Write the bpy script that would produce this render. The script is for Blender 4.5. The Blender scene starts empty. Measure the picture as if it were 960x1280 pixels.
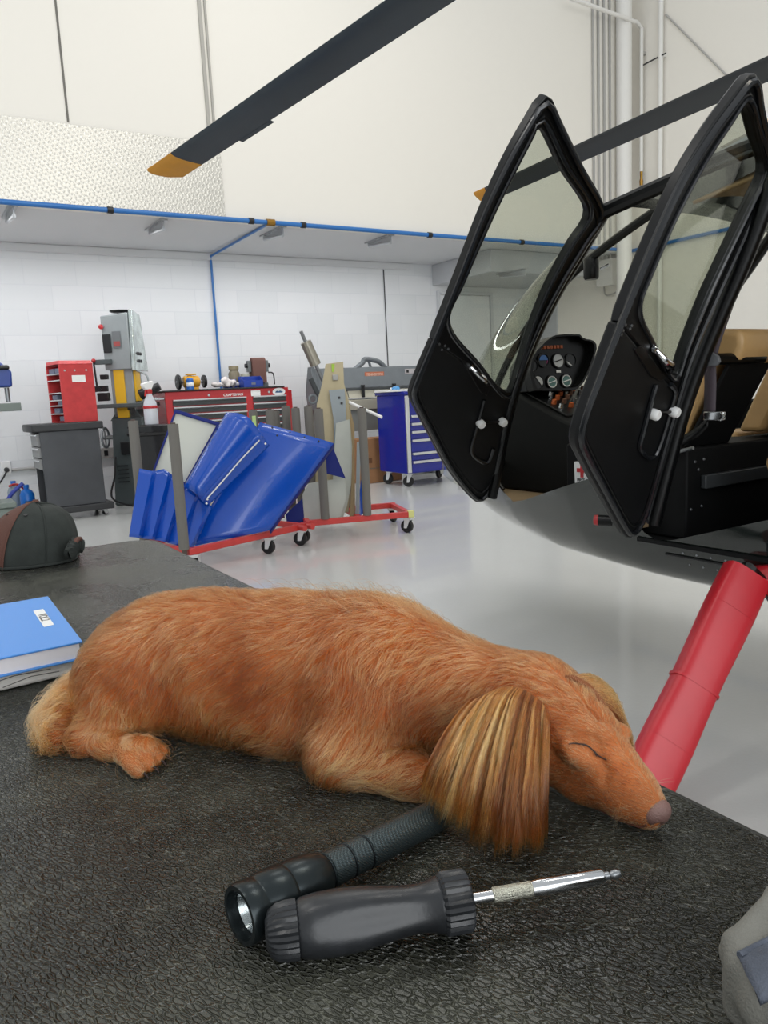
import bpy, bmesh, math, random
import numpy as np
from mathutils import Vector, Matrix
random.seed(7); rng = np.random.default_rng(7)
PI = math.pi
COL = bpy.context.scene.collection
R = math.radians

# ------------------------------------------------------------------ camera frame (world: X along the back wall, Y towards it)
F_PX, CX, CY, EYE = 960.0, 480.0, 640.0, 1.25
def nrm(v):
    v = np.array(v, float); return v/np.linalg.norm(v)
def pcam(x, y): return np.array([(x-CX)/F_PX, -(y-CY)/F_PX, -1.0])
_up = nrm(np.cross(pcam(960, 466), pcam(0, 514)))
if _up[1] < 0: _up = -_up
_Y = nrm(pcam(-125, 520)); _Y = nrm(_Y-_up*np.dot(_Y, _up))
ROT = np.array([np.cross(_Y, _up), _Y, _up])
O = np.array([0, 0, EYE])
def ray(x, y): return ROT @ pcam(x, y)
def at_z(x, y, z): d = ray(x, y); return O+d*(z-EYE)/d[2]
def at_x(x, y, X): d = ray(x, y); return O+d*X/d[0]
def at_y(x, y, Y): d = ray(x, y); return O+d*Y/d[1]
def on_plane(x, y, P, N):
    d = ray(x, y); N = np.array(N, float); return O+d*(np.dot(np.array(P)-O, N)/np.dot(d, N))

# ------------------------------------------------------------------ materials
def lin(c):
    if isinstance(c, str):
        c = [int(c[i:i+2], 16)/255 for i in (0, 2, 4)]
        c = [v/12.92 if v <= .04045 else ((v+.055)/1.055)**2.4 for v in c]
    return (c[0], c[1], c[2], 1)
class NT:
    def __init__(s, m): s.t = m.node_tree; s.n = s.t.nodes
    def new(s, k, **kw):
        n = s.n.new(k)
        for a, b in kw.items():
            if a.startswith('i_'): n.inputs[a[2:].replace('_', ' ')].default_value = b
            else: setattr(n, a, b)
        return n
    def link(s, a, b): s.t.links.new(a, b)
def mat(name, col, rough=.5, metal=0., bump=0., scale=200., mottle=0., mscale=6., coat=0., spec=.5, rvar=0., trans=0., aniso=None, sheen=0.):
    m = bpy.data.materials.new(name); m.use_nodes = True
    t = NT(m); b = t.n['Principled BSDF']
    b.inputs['Base Color'].default_value = lin(col); b.inputs['Roughness'].default_value = rough
    b.inputs['Metallic'].default_value = metal; b.inputs['Coat Weight'].default_value = coat
    b.inputs['Specular IOR Level'].default_value = spec
    b.inputs['Coat Roughness'].default_value = .05; b.inputs['Sheen Weight'].default_value = sheen
    tc = t.new('ShaderNodeTexCoord')
    src = tc.outputs['Object']
    if aniso:
        mp = t.new('ShaderNodeMapping'); mp.inputs['Scale'].default_value = aniso; t.link(src, mp.inputs['Vector']); src = mp.outputs['Vector']
    if mottle or rvar:
        nz = t.new('ShaderNodeTexNoise', i_Scale=mscale, i_Detail=6., i_Roughness=.6); t.link(src, nz.inputs['Vector'])
        if mottle:
            c = lin(col)
            mx = t.new('ShaderNodeMix', data_type='RGBA'); mx.inputs[6].default_value = tuple(v*(1-mottle) for v in c[:3])+(1,)
            mx.inputs[7].default_value = tuple(min(1, v*(1+mottle)) for v in c[:3])+(1,)
            rp = t.new('ShaderNodeMapRange'); rp.inputs[1].default_value = .3; rp.inputs[2].default_value = .7
            t.link(nz.outputs['Fac'], rp.inputs[0]); t.link(rp.outputs[0], mx.inputs[0]); t.link(mx.outputs[2], b.inputs['Base Color'])
        if rvar:
            rr = t.new('ShaderNodeMapRange'); rr.inputs[3].default_value = max(.02, rough-rvar); rr.inputs[4].default_value = rough+rvar
            t.link(nz.outputs['Fac'], rr.inputs[0]); t.link(rr.outputs[0], b.inputs['Roughness'])
    if bump:
        n2 = t.new('ShaderNodeTexNoise', i_Scale=scale, i_Detail=3.); t.link(src, n2.inputs['Vector'])
        bp = t.new('ShaderNodeBump', i_Strength=bump, i_Distance=.002); t.link(n2.outputs['Fac'], bp.inputs['Height']); t.link(bp.outputs[0], b.inputs['Normal'])
    return m
def glass_mat(name, tint, refl=1.0, rough=.02):
    m = bpy.data.materials.new(name); m.use_nodes = True; t = NT(m)
    t.n.remove(t.n['Principled BSDF']); out = t.n['Material Output']
    tr = t.new('ShaderNodeBsdfTransparent'); tr.inputs[0].default_value = tint
    gl = t.new('ShaderNodeBsdfGlossy'); gl.inputs['Roughness'].default_value = rough; gl.inputs[0].default_value = (refl, refl, refl, 1)
    fr = t.new('ShaderNodeFresnel'); mx = t.new('ShaderNodeMixShader'); ge = t.new('ShaderNodeNewGeometry')
    ir = t.new('ShaderNodeMapRange'); ir.inputs[3].default_value = 1.28; ir.inputs[4].default_value = 1/1.28   # same reflection from either face of the thin sheet
    t.link(ge.outputs['Backfacing'], ir.inputs[0]); t.link(ir.outputs[0], fr.inputs['IOR'])
    t.link(fr.outputs[0], mx.inputs[0]); t.link(tr.outputs[0], mx.inputs[1]); t.link(gl.outputs[0], mx.inputs[2]); t.link(mx.outputs[0], out.inputs[0])
    return m

# ------------------------------------------------------------------ mesh building
WM = {}
def wmat(o): return WM.get(o.name, Matrix.Identity(4))
def tag(o, label=None, cat=None, group=None, kind=None):
    if label: o['label'] = label
    if cat: o['category'] = cat
    if group: o['group'] = group
    if kind: o['kind'] = kind
    return o
def thing(name, label, cat, loc=(0, 0, 0), rotz=0., group=None):
    o = bpy.data.objects.new(name, None); COL.objects.link(o); o.empty_display_size = .05
    M = Matrix.Translation(Vector([float(v) for v in loc])) @ Matrix.Rotation(rotz, 4, 'Z'); o.matrix_world = M; WM[o.name] = M
    return tag(o, label, cat, group)
class MB:
    """collects shapes (world coordinates unless build(local=True)) into one mesh"""
    def __init__(s): s.v = []; s.f = []
    def add(s, V, Fc):
        k = len(s.v); s.v += [tuple(float(c) for c in p) for p in V]; s.f += [tuple(i+k for i in f) for f in Fc]; return s
    def box(s, c, size, rz=0., M=None):
        c = np.array(c, float); h = np.array(size, float)/2
        P = np.array([[x, y, z] for x in (-1, 1) for y in (-1, 1) for z in (-1, 1)])*h
        if M is not None: P = P @ np.array(M).T
        elif rz: P = P @ np.array([[math.cos(rz), -math.sin(rz), 0], [math.sin(rz), math.cos(rz), 0], [0, 0, 1]]).T
        return s.add(P+c, [(0, 1, 3, 2), (4, 6, 7, 5), (0, 4, 5, 1), (2, 3, 7, 6), (0, 2, 6, 4), (1, 5, 7, 3)])
    def box2(s, lo, hi):
        lo = np.array(lo, float); hi = np.array(hi, float); return s.box((lo+hi)/2, np.abs(hi-lo))
    def prism(s, P, off):
        P = np.array(P, float); off = np.array(off, float); n = len(P)
        fs = [tuple(range(n)), tuple(range(2*n-1, n-1, -1))]+[(i, (i+1) % n, n+(i+1) % n, n+i) for i in range(n)]
        return s.add(np.vstack([P, P+off]), fs)
    def ring(s, A, B, off):
        """frame between closed outlines A (outer) and B (inner), same count, thickness off"""
        A = np.array(A, float); B = np.array(B, float); off = np.array(off, float); n = len(A); V = np.vstack([A, B, A+off, B+off]); fs = []
        for i in range(n):
            j = (i+1) % n
            fs += [(i, j, n+j, n+i), (2*n+i, 3*n+i, 3*n+j, 2*n+j), (i, 2*n+i, 2*n+j, j), (n+i, n+j, 3*n+j, 3*n+i)]
        return s.add(V, fs)
    def tube(s, P, r, seg=12, caps=True, closed=False, flat=None):
        P = [np.array(p, float) for p in P]; n = len(P); rr = r if hasattr(r, '__len__') else [r]*n
        rings = []; prev = None
        for i in range(n):
            if closed: d = P[(i+1) % n]-P[i-1]
            else: d = P[min(i+1, n-1)]-P[max(i-1, 0)]
            d = d/(np.linalg.norm(d)+1e-12)
            if prev is None:
                a = np.array([0, 0, 1.]) if abs(d[2]) < .9 else np.array([1., 0, 0]); prev = nrm(np.cross(np.cross(d, a), d))
            u = prev-d*np.dot(prev, d); u = nrm(u); prev = u; w = np.cross(d, u)
            rings.append([P[i]+(u*math.cos(t)+w*math.sin(t)*(flat or 1))*rr[i] for t in np.linspace(0, 2*PI, seg, endpoint=False)])
        return s.loft(rings, caps=caps, wrap=closed)
    def loft(s, rings, caps=True, wrap=False, openring=False):
        n = len(rings); m = len(rings[0]); V = [p for r in rings for p in r]; fs = []
        for i in range(n if wrap else n-1):
            k = (i+1) % n
            for j in range(m-1 if openring else m):
                l = (j+1) % m; fs.append((i*m+j, i*m+l, k*m+l, k*m+j))
        if caps and not wrap and not openring: fs += [tuple(range(m-1, -1, -1)), tuple(range((n-1)*m, n*m))]
        return s.add(V, fs)
    def lathe(s, prof, base, axis, seg=24, mod=None, caps=True):
        """prof: (radius, height) pairs along axis from base"""
        base = np.array(base, float); d = nrm(axis); a = np.array([0, 0, 1.]) if abs(d[2]) < .9 else np.array([1., 0, 0])
        u = nrm(np.cross(d, np.cross(a, d))); w = np.cross(d, u)
        rings = []
        for r, h in prof:
            rings.append([base+d*h+(u*math.cos(t)+w*math.sin(t))*max(r, 1e-5)*(mod(t, h) if mod else 1) for t in np.linspace(0, 2*PI, seg, endpoint=False)])
        return s.loft(rings, caps=caps)
    def build(s, name, m, parent=None, local=False, smooth=True, angle=35., bevel=0., bseg=2, solid=0., sub=0, label=None, cat=None, kind=None, group=None):
        me = bpy.data.meshes.new(name); V = np.array(s.v, float)
        base = None
        if parent is not None and not local:
            inv = np.array(wmat(parent).inverted()); V = V @ inv[:3, :3].T+inv[:3, 3]
        if parent is None and not local:
            base = np.array([(V[:, 0].min()+V[:, 0].max())/2, (V[:, 1].min()+V[:, 1].max())/2, V[:, 2].min()]); V = V-base
        me.from_pydata([tuple(p) for p in V], [], s.f); me.update()
        bm = bmesh.new(); bm.from_mesh(me); bmesh.ops.recalc_face_normals(bm, faces=bm.faces)
        if smooth:
            for f in bm.faces: f.smooth = True
            ca = math.radians(angle)
            for e in bm.edges:
                if len(e.link_faces) == 2 and e.calc_face_angle(0) > ca: e.smooth = False
        bm.to_mesh(me); bm.free(); me.materials.append(m)
        o = bpy.data.objects.new(name, me); COL.objects.link(o)
        if parent is not None: o.parent = parent; WM[o.name] = wmat(parent).copy()
        elif base is not None: o.location = base; WM[o.name] = Matrix.Translation(Vector([float(c) for c in base]))
        if solid: md = o.modifiers.new('solid', 'SOLIDIFY'); md.thickness = solid; md.offset = 0
        if bevel: md = o.modifiers.new('bevel', 'BEVEL'); md.width = bevel; md.segments = bseg; md.limit_method = 'ANGLE'; md.angle_limit = R(30); md.harden_normals = False
        if sub: md = o.modifiers.new('sub', 'SUBSURF'); md.levels = sub; md.render_levels = sub
        return tag(o, label, cat, group, kind)
def dup(root, loc, rotz=None, label=None):
    c = root.copy(); COL.objects.link(c)
    M = Matrix.Translation(Vector([float(v) for v in loc])) @ (Matrix.Rotation(rotz, 4, 'Z') if rotz is not None else root.matrix_basis.to_3x3().to_4x4())
    c.matrix_basis = M; WM[c.name] = M
    if label: c['label'] = label
    for ch in list(root.children):
        k = ch.copy(); COL.objects.link(k); k.parent = c
        for g in list(ch.children):
            q = g.copy(); COL.objects.link(q); q.parent = k
    return c
def text(name, body, m, P, right, up, width, parent, depth=.0005):
    """raised lettering lying in the plane of right/up, centred on P, 'width' wide"""
    cu = bpy.data.curves.new(name, 'FONT'); cu.body = body; cu.align_x = 'CENTER'; cu.align_y = 'CENTER'; cu.extrude = depth; cu.size = 1; cu.offset = .02
    tmp = bpy.data.objects.new(name+'_t', cu); COL.objects.link(tmp)
    bpy.context.view_layer.update()
    me = bpy.data.meshes.new_from_object(tmp.evaluated_get(bpy.context.evaluated_depsgraph_get()))
    w0 = max(v.co.x for v in me.vertices)-min(v.co.x for v in me.vertices); sc = width/w0
    bpy.data.objects.remove(tmp)
    r = nrm(right); u = nrm(np.array(up)-r*np.dot(up, r)); k = np.cross(r, u)
    M = Matrix([[r[i]*sc, u[i]*sc, k[i], P[i]] for i in range(3)]+[[0, 0, 0, 1]]); M = wmat(parent).inverted() @ M
    me.transform(M); me.materials.clear(); me.materials.append(m)
    o = bpy.data.objects.new(name, me); COL.objects.link(o); o.parent = parent; return o
def arc(c, r, a0, a1, u, v, n=12):
    c = np.array(c, float); u = np.array(u, float); v = np.array(v, float)
    return [c+r*(u*math.cos(a)+v*math.sin(a)) for a in np.linspace(a0, a1, n)]
def spline(P, n=8, closed=False):
    """Catmull-Rom through the points"""
    P = [np.array(p, float) for p in P]; N = len(P); out = []
    for i in range(N if closed else N-1):
        g = (lambda k: P[k % N]) if closed else (lambda k: P[min(max(k, 0), N-1)])
        a, b, c, d = g(i-1), g(i), g(i+1), g(i+2)
        for t in np.linspace(0, 1, n, endpoint=False):
            out.append(.5*((2*b)+(c-a)*t+(2*a-5*b+4*c-d)*t*t+(3*b-a-3*c+d)*t**3))
    if not closed: out.append(P[-1])
    return out
def resample(P, n, closed=True):
    P = np.array(P, float); Q = np.vstack([P, P[:1]]) if closed else P
    s = np.r_[0, np.cumsum(np.linalg.norm(np.diff(Q, axis=0), axis=1))]
    t = np.linspace(0, s[-1], n, endpoint=not closed)
    return np.stack([np.interp(t, s, Q[:, k]) for k in range(Q.shape[1])], 1)

# ------------------------------------------------------------------ smooth union of primitives, meshed with surface nets
class Blob:
    def __init__(s, lo, hi, h):
        s.lo = np.array(lo, float); s.h = h; s.n = np.ceil((np.array(hi)-s.lo)/h).astype(int)+1
        s.d = np.full(s.n, 1.0, np.float32)
    def _grid(s, lo, hi):
        a = np.clip(np.floor((np.array(lo)-s.lo)/s.h).astype(int), 0, s.n); b = np.clip(np.ceil((np.array(hi)-s.lo)/s.h).astype(int)+1, 0, s.n)
        sl = tuple(slice(i, j) for i, j in zip(a, b))
        g = np.meshgrid(*[s.lo[k]+s.h*np.arange(a[k], b[k]) for k in range(3)], indexing='ij'); return sl, g
    def mix(s, sl, f, k, sub=False):
        d = s.d[sl]; f = f.astype(np.float32)
        if sub: q = np.clip(.5-.5*(d+f)/k, 0, 1); s.d[sl] = d*(1-q)+(-f)*q+k*q*(1-q)
        else: q = np.clip(.5+.5*(f-d)/k, 0, 1); s.d[sl] = f*(1-q)+d*q-k*q*(1-q)
    def ell(s, c, r, rot=None, k=.02, sub=False):
        c = np.array(c, float); r = np.array(r, float); m = r.max()+k*1.5
        sl, g = s._grid(c-m, c+m); P = np.stack([g[i]-c[i] for i in range(3)], -1)
        if rot is not None: P = P @ np.array(rot)
        a = np.sqrt(((P/r)**2).sum(-1)); b = np.sqrt(((P/r**2)**2).sum(-1))+1e-9
        s.mix(sl, a*(a-1)/b, k, sub)
    def cap(s, a, b, ra, rb, k=.015, sub=False):
        a = np.array(a, float); b = np.array(b, float); m = max(ra, rb)+k*1.5
        sl, g = s._grid(np.minimum(a, b)-m, np.maximum(a, b)+m); P = np.stack([g[i]-a[i] for i in range(3)], -1); d = b-a
        t = np.clip((P @ d)/(d @ d), 0, 1); s.mix(sl, np.linalg.norm(P-t[..., None]*d, axis=-1)-(ra+(rb-ra)*t), k, sub)
    def rbox(s, c, half, r, rot, k=.01):
        c = np.array(c, float); half = np.array(half, float); m = np.linalg.norm(half)+r+k
        sl, g = s._grid(c-m, c+m); P = np.stack([g[i]-c[i] for i in range(3)], -1) @ np.array(rot); q = np.abs(P)-half
        s.mix(sl, np.linalg.norm(np.maximum(q, 0), axis=-1)+np.minimum(q.max(-1), 0)-r, k)
    def chain(s, pts, rs, k=.015):
        for i in range(len(pts)-1): s.cap(pts[i], pts[i+1], rs[i], rs[i+1], k)
    def mesh(s, floor=None):
        d = s.d
        if floor is not None:
            z = s.lo[2]+s.h*np.arange(s.n[2]); d = np.maximum(d, (floor-z)[None, None, :].astype(np.float32))
        ins = d < 0; n = np.array(d.shape)
        cc = [(i, j, k) for i in (0, 1) for j in (0, 1) for k in (0, 1)]
        sh = lambda A, c: A[c[0]:n[0]-1+c[0], c[1]:n[1]-1+c[1], c[2]:n[2]-1+c[2]]
        cnt = sum(sh(ins, c).astype(np.int8) for c in cc); act = (cnt > 0) & (cnt < 8)
        idx = np.full(act.shape, -1); cells = np.argwhere(act); idx[tuple(cells.T)] = np.arange(len(cells))
        acc = np.zeros((len(cells), 3)); num = np.zeros(len(cells))
        for a in cc:
            for ax in range(3):
                if a[ax]: continue
                b = list(a); b[ax] = 1
                pa = cells+a; pb = cells+b; da = d[tuple(pa.T)]; db = d[tuple(pb.T)]; cr = (da < 0) != (db < 0)
                t = np.where(cr, da/np.where(cr, da-db, 1), 0); acc += np.where(cr[:, None], pa+(pb-pa)*t[:, None], 0); num += cr
        V = s.lo+s.h*(acc/num[:, None]); Fs = []
        for ax in range(3):
            u, w = (ax+1) % 3, (ax+2) % 3
            A = [slice(None)]*3; B = [slice(None)]*3; A[ax] = slice(0, -1); B[ax] = slice(1, None)
            ed = np.argwhere(ins[tuple(A)] != ins[tuple(B)]); ok = (ed[:, u] > 0) & (ed[:, w] > 0) & (ed[:, u] < n[u]-1) & (ed[:, w] < n[w]-1); ed = ed[ok]
            q = []
            for du, dw in ((1, 1), (0, 1), (0, 0), (1, 0)):
                e = ed.copy(); e[:, u] -= du; e[:, w] -= dw; q.append(idx[tuple(e.T)])
            q = np.stack(q, 1); fl = ~ins[tuple(ed.T)]; q[fl] = q[fl][:, ::-1]; Fs.append(q)
        return V, np.vstack(Fs)
    def grad(s, P):
        """gradient direction of the field at points P (nearest cells)"""
        i = np.clip(np.round((P-s.lo)/s.h).astype(int), 2, s.n-3); g = np.zeros_like(P)
        for k in range(3):
            a = i.copy(); b = i.copy(); a[:, k] += 2; b[:, k] -= 2; g[:, k] = s.d[tuple(a.T)]-s.d[tuple(b.T)]
        return g/(np.linalg.norm(g, axis=1)[:, None]+1e-9)
def np_mesh(name, V, Fs, m, parent, label=None, kind=None, smooth=True):
    inv = np.array(wmat(parent).inverted()); V = V @ inv[:3, :3].T+inv[:3, 3]
    me = bpy.data.meshes.new(name); nf = len(Fs); c = Fs.shape[1]
    me.vertices.add(len(V)); me.vertices.foreach_set('co', V.astype(np.float32).ravel())
    me.loops.add(nf*c); me.loops.foreach_set('vertex_index', Fs.astype(np.int32).ravel())
    me.polygons.add(nf); me.polygons.foreach_set('loop_start', np.arange(nf, dtype=np.int32)*c)
    me.update(calc_edges=True); me.validate(); me.polygons.foreach_set('use_smooth', [smooth]*len(me.polygons)); me.materials.append(m)
    o = bpy.data.objects.new(name, me); COL.objects.link(o); o.parent = parent; WM[o.name] = wmat(parent).copy(); return tag(o, label, kind=kind)
# ================================================================== camera, world, lamps
sc = bpy.context.scene
cam = bpy.data.cameras.new('camera'); co = bpy.data.objects.new('camera', cam); COL.objects.link(co)
cam.sensor_fit = 'VERTICAL'; cam.sensor_height = 36; cam.lens = F_PX/1280*36; cam.clip_start = .02
co.matrix_world = Matrix([[ROT[i, 0], ROT[i, 1], ROT[i, 2], O[i]] for i in range(3)]+[[0, 0, 0, 1]])
cam.dof.use_dof = False
sc.camera = co
sc.view_settings.view_transform = 'Standard'; sc.view_settings.look = 'None'; sc.view_settings.gamma = 1; sc.view_settings.exposure = 0.0
sc.view_settings.use_curve_mapping = False
try:
    sc.cycles.use_denoising = True; sc.cycles.denoising_prefilter = 'FAST'; sc.cycles.denoiser = 'OPENIMAGEDENOISE'
except Exception: pass
sc.cycles.max_bounces = 10; sc.cycles.transparent_max_bounces = 24; sc.cycles.caustics_reflective = False; sc.cycles.caustics_refractive = False
w = bpy.data.worlds.new('world'); sc.world = w; w.use_nodes = True
w.node_tree.nodes['Background'].inputs[0].default_value = (.93, .97, 1.0, 1); w.node_tree.nodes['Background'].inputs[1].default_value = .72

def area(name, loc, size, power, target, col=(1, 1, 1)):
    l = bpy.data.lights.new(name, 'AREA'); l.shape = 'RECTANGLE'; l.size, l.size_y = size; l.energy = power; l.color = col
    o = bpy.data.objects.new(name, l); COL.objects.link(o); o.location = loc
    o.rotation_euler = (Vector(target)-Vector(loc)).to_track_quat('-Z', 'Y').to_euler(); return o
# the open hangar door behind the photographer, and rows of ceiling lamps
area('hangar_door_light', (0.5, -7.5, 3.2), (9, 5.5), 520, (1.5, 3, 1.0), (.95, .98, 1))
for i, (x, y) in enumerate(((-1.5, 1.5), (4.2, 1.5), (-1.5, 5.5), (4.2, 5.8))):
    area('ceiling_lamp_light', (x, y, 7.4), (2.4, .5), 60, (x, y, 0), (1, .97, .92))
for x in (0.0, 2.0, 4.0, 5.9): area('mezzanine_fill_light', (x, 9.4, 3.2), (2.2, .25), 20, (x, 9.4, 0), (.97, .98, 1))  # unseen fill lights added below the soffit to brighten the block wall
sp = bpy.data.lights.new('bay_lamp_light', 'AREA'); sp.shape = 'DISK'; sp.size = .45; sp.energy = 30; sp.color = (1, .93, .78)
so = bpy.data.objects.new('bay_lamp_light', sp); COL.objects.link(so)

# ================================================================== room shell
YB, YF, ZS, XR = 10.7, 8.64, 3.28, 10.2
m_wall = mat('painted_upper_wall', 'E9E5DC', .55, bump=.06, scale=60)
def block_mat():
    m = bpy.data.materials.new('painted_block'); m.use_nodes = True; t = NT(m); b = t.n['Principled BSDF']
    b.inputs['Roughness'].default_value = .5
    tc = t.new('ShaderNodeTexCoord'); sx = t.new('ShaderNodeSeparateXYZ'); cx = t.new('ShaderNodeCombineXYZ')
    t.link(tc.outputs['Object'], sx.inputs[0]); t.link(sx.outputs['X'], cx.inputs[0]); t.link(sx.outputs['Z'], cx.inputs[1])
    br = t.new('ShaderNodeTexBrick'); t.link(cx.outputs[0], br.inputs['Vector'])
    br.inputs['Scale'].default_value = 1; br.inputs['Brick Width'].default_value = .62; br.inputs['Row Height'].default_value = .31
    br.inputs['Mortar Size'].default_value = .008; br.inputs['Mortar Smooth'].default_value = .6
    br.inputs['Color1'].default_value = lin('E6E7E8'); br.inputs['Color2'].default_value = lin('E0E2E3'); br.inputs['Mortar'].default_value = lin('DCDEE0')
    t.link(br.outputs['Color'], b.inputs['Base Color'])
    bp = t.new('ShaderNodeBump', i_Strength=.2, i_Distance=.005, invert=True); t.link(br.outputs['Fac'], bp.inputs['Height']); t.link(bp.outputs[0], b.inputs['Normal'])
    return m
m_block = block_mat()
def floor_mat():
    m = bpy.data.materials.new('epoxy_floor'); m.use_nodes = True; t = NT(m); b = t.n['Principled BSDF']
    b.inputs['Coat Weight'].default_value = .5; b.inputs['Coat Roughness'].default_value = .06
    tc = t.new('ShaderNodeTexCoord')
    n1 = t.new('ShaderNodeTexNoise', i_Scale=.7, i_Detail=5.); n2 = t.new('ShaderNodeTexNoise', i_Scale=95., i_Detail=2.)
    for n in (n1, n2): t.link(tc.outputs['Object'], n.inputs['Vector'])
    mx = t.new('ShaderNodeMix', data_type='RGBA'); mx.inputs[6].default_value = lin('C9CAC7'); mx.inputs[7].default_value = lin('D2D3D0')
    t.link(n1.outputs['Fac'], mx.inputs[0]); t.link(mx.outputs[2], b.inputs['Base Color'])
    b.inputs['Roughness'].default_value = .25
    bp = t.new('ShaderNodeBump', i_Strength=.22, i_Distance=.004); t.link(n2.outputs['Fac'], bp.inputs['Height'])
    t.link(bp.outputs[0], b.inputs['Normal'])
    return m
S = lambda nm, mb, m, **k: mb.build(nm, m, kind='structure', **k)
S('floor', MB().box2((-5, -5, -.1), (XR+.3, YB+.3, 0)), floor_mat(), smooth=False)
S('wall_back', MB().box2((-5, YB, 0), (XR+.3, YB+.3, ZS+.35)), m_block, smooth=False)
S('wall_right', MB().box2((XR, -5, 0), (XR+.3, YB, 8)), m_wall, smooth=False)
S('wall_upper', MB().box2((-5, YF, ZS), (XR, YF+.2, 8)), m_wall, smooth=False)
S('ceiling', MB().box2((-5, YF+.2, ZS), (XR, YB, ZS+.35)), mat('soffit_paint', 'D4D5D6', .6), smooth=False)
# lower strip of beam where the soffit meets the block wall, stepped beam at the far end
S('trim_1', MB().box2((-5, YB-.05, ZS-.1), (7.3, YB-.001, ZS-.001)), mat('beam_paint', 'DADBDC', .6), bevel=.01)
S('trim_2', MB().box2((7.75, YF+.55, ZS-.33), (9.75, YB-.001, ZS-.001)), mat('beam_grey', 'BFC1C3', .6), bevel=.01)
# tall grey corner column and white conduit on it
pA = at_y(698, 400, 10.4); pB = at_y(742, 400, 10.4)
S('trim_3', MB().box2((pA[0], 10.3, .0), (min(pB[0], XR-.02), YB-.001, ZS-.35)), mat('column_grey', 'B9BBBE', .6), bevel=.02)
# seams of the cupboard leaves on the upper wall
m_seam = mat('seam_grey', 'A9A69E', .5); m_dark = mat('dark_gap', '6F6C66', .7)
S('trim_4', MB().box2((1.795, YF-.008, 4.1), (1.815, YF-.0005, 8)), m_dark)
S('trim_5', MB().box2((3.27, YF-.02, 4.05), (3.31, YF-.0005, 8)), m_seam, bevel=.004)
S('trim_6', MB().box2((3.34, YF-.02, 4.05), (3.365, YF-.0005, 8)), m_seam, bevel=.004)
# flush door in the back wall
d0 = at_y(545, 364, YB); d1 = at_y(614, 370, YB)
mdoor = mat('door_white', 'E3E4E5', .45)
dr = MB().box2((d0[0]+.06, YB-.02, .01), (d1[0]-.06, YB-.001, d0[2]-.06)).build('door_1', mdoor, kind='structure', bevel=.004)
fr = MB().ring([(d0[0], YB-.045, 0), (d0[0], YB-.045, d0[2]), (d1[0], YB-.045, d0[2]), (d1[0], YB-.045, 0)],
               [(d0[0]+.05, YB-.045, .0), (d0[0]+.05, YB-.045, d0[2]-.05), (d1[0]-.05, YB-.045, d0[2]-.05), (d1[0]-.05, YB-.045, .0)], (0, .044, 0))
fr.build('door_frame', mat('door_frame_grey', 'CFD1D3', .45), dr)
MB().tube([(d0[0]+.14, YB-.02, 1.05), (d0[0]+.14, YB-.07, 1.05), (d0[0]+.25, YB-.07, 1.05)], .014).build('door_handle', mat('steel', 'A0A2A5', .25, 1.), dr)
# tread plate along the bottom of the upper wall
def tread():
    m = bpy.data.materials.new('tread_plate'); m.use_nodes = True; t = NT(m); b = t.n['Principled BSDF']
    b.inputs['Base Color'].default_value = lin('CDCAC2'); b.inputs['Metallic'].default_value = .85; b.inputs['Roughness'].default_value = .38
    tc = t.new('ShaderNodeTexCoord'); sx = t.new('ShaderNodeSeparateXYZ'); t.link(tc.outputs['Object'], sx.inputs[0])
    def M(op, a, bb=None):
        n = t.new('ShaderNodeMath', operation=op)
        for i, v in enumerate((a, bb)):
            if v is None: continue
            if isinstance(v, (int, float)): n.inputs[i].default_value = v
            else: t.link(v, n.inputs[i])
        return n.outputs[0]
    k = 2*PI/.062
    a = M('MULTIPLY', M('ADD', sx.outputs['X'], sx.outputs['Z']), k); c = M('MULTIPLY', M('SUBTRACT', sx.outputs['X'], sx.outputs['Z']), k)
    s1 = M('POWER', M('MAXIMUM', M('MULTIPLY', M('SINE', a), M('COSINE', M('MULTIPLY', c, .5))), 0.), 2.)
    s2 = M('POWER', M('MAXIMUM', M('MULTIPLY', M('SINE', c), M('COSINE', M('MULTIPLY', a, .5))), 0.), 2.)
    h = M('MAXIMUM', s1, s2)
    bp = t.new('ShaderNodeBump', i_Strength=.4, i_Distance=.006); t.link(h, bp.inputs['Height']); t.link(bp.outputs[0], b.inputs['Normal'])
    return m
S('trim_7', MB().box2((-5, YF-.012, ZS+.02), (3.40, YF-.0005, 4.08)), tread())
hp = at_y(82, 235, YF)-O; so.location = (hp[0]+hp[0]*.95, YF-.0-(YF)*.95, EYE+hp[2]*1.95)
so.rotation_euler = (Vector((hp[0], YF, hp[2]+EYE))-so.location).to_track_quat('-Z', 'Y').to_euler()

# ================================================================== pipes on the walls
m_blue = mat('blue_pipe', '2F6FB4', .35); m_blk = mat('black_fitting', '17181A', .4); m_wp = mat('white_pipe', 'E4E2DD', .4); m_gp = mat('grey_conduit', 'A8A6A2', .4)
m_brass = mat('brass', 'A07A3A', .3, 1.)
zr = ZS-.012
air = thing('air_line', 'blue compressed air pipe along the lower edge of the upper wall with one drop', 'pipe', (-4, YF-.035, zr))
MB().tube([(-4.8, YF-.035, zr), (XR-.06, YF-.035, zr), (XR-.04, YF-.06, zr), (XR-.04, -1, zr)], .027).build('main_pipe', m_blue, air)
cx0 = at_y(263, 316, YB-.04)
MB().tube([(cx0[0], YF-.035, zr), (cx0[0], YB-.05, zr-.03), (cx0[0], YB-.035, zr-.07), (cx0[0], YB-.035, 1.2)], .016).build('drop_pipe', m_blue, air)
for px, py in ((138, 268), (314, 280), (379, 284), (537, 294), (652, 303)):
    p = at_y(px, py, YF-.035); MB().tube([(p[0]-.03, YF-.035, zr), (p[0]+.03, YF-.035, zr)], .036).build('coupling', m_blk, air)
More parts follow.
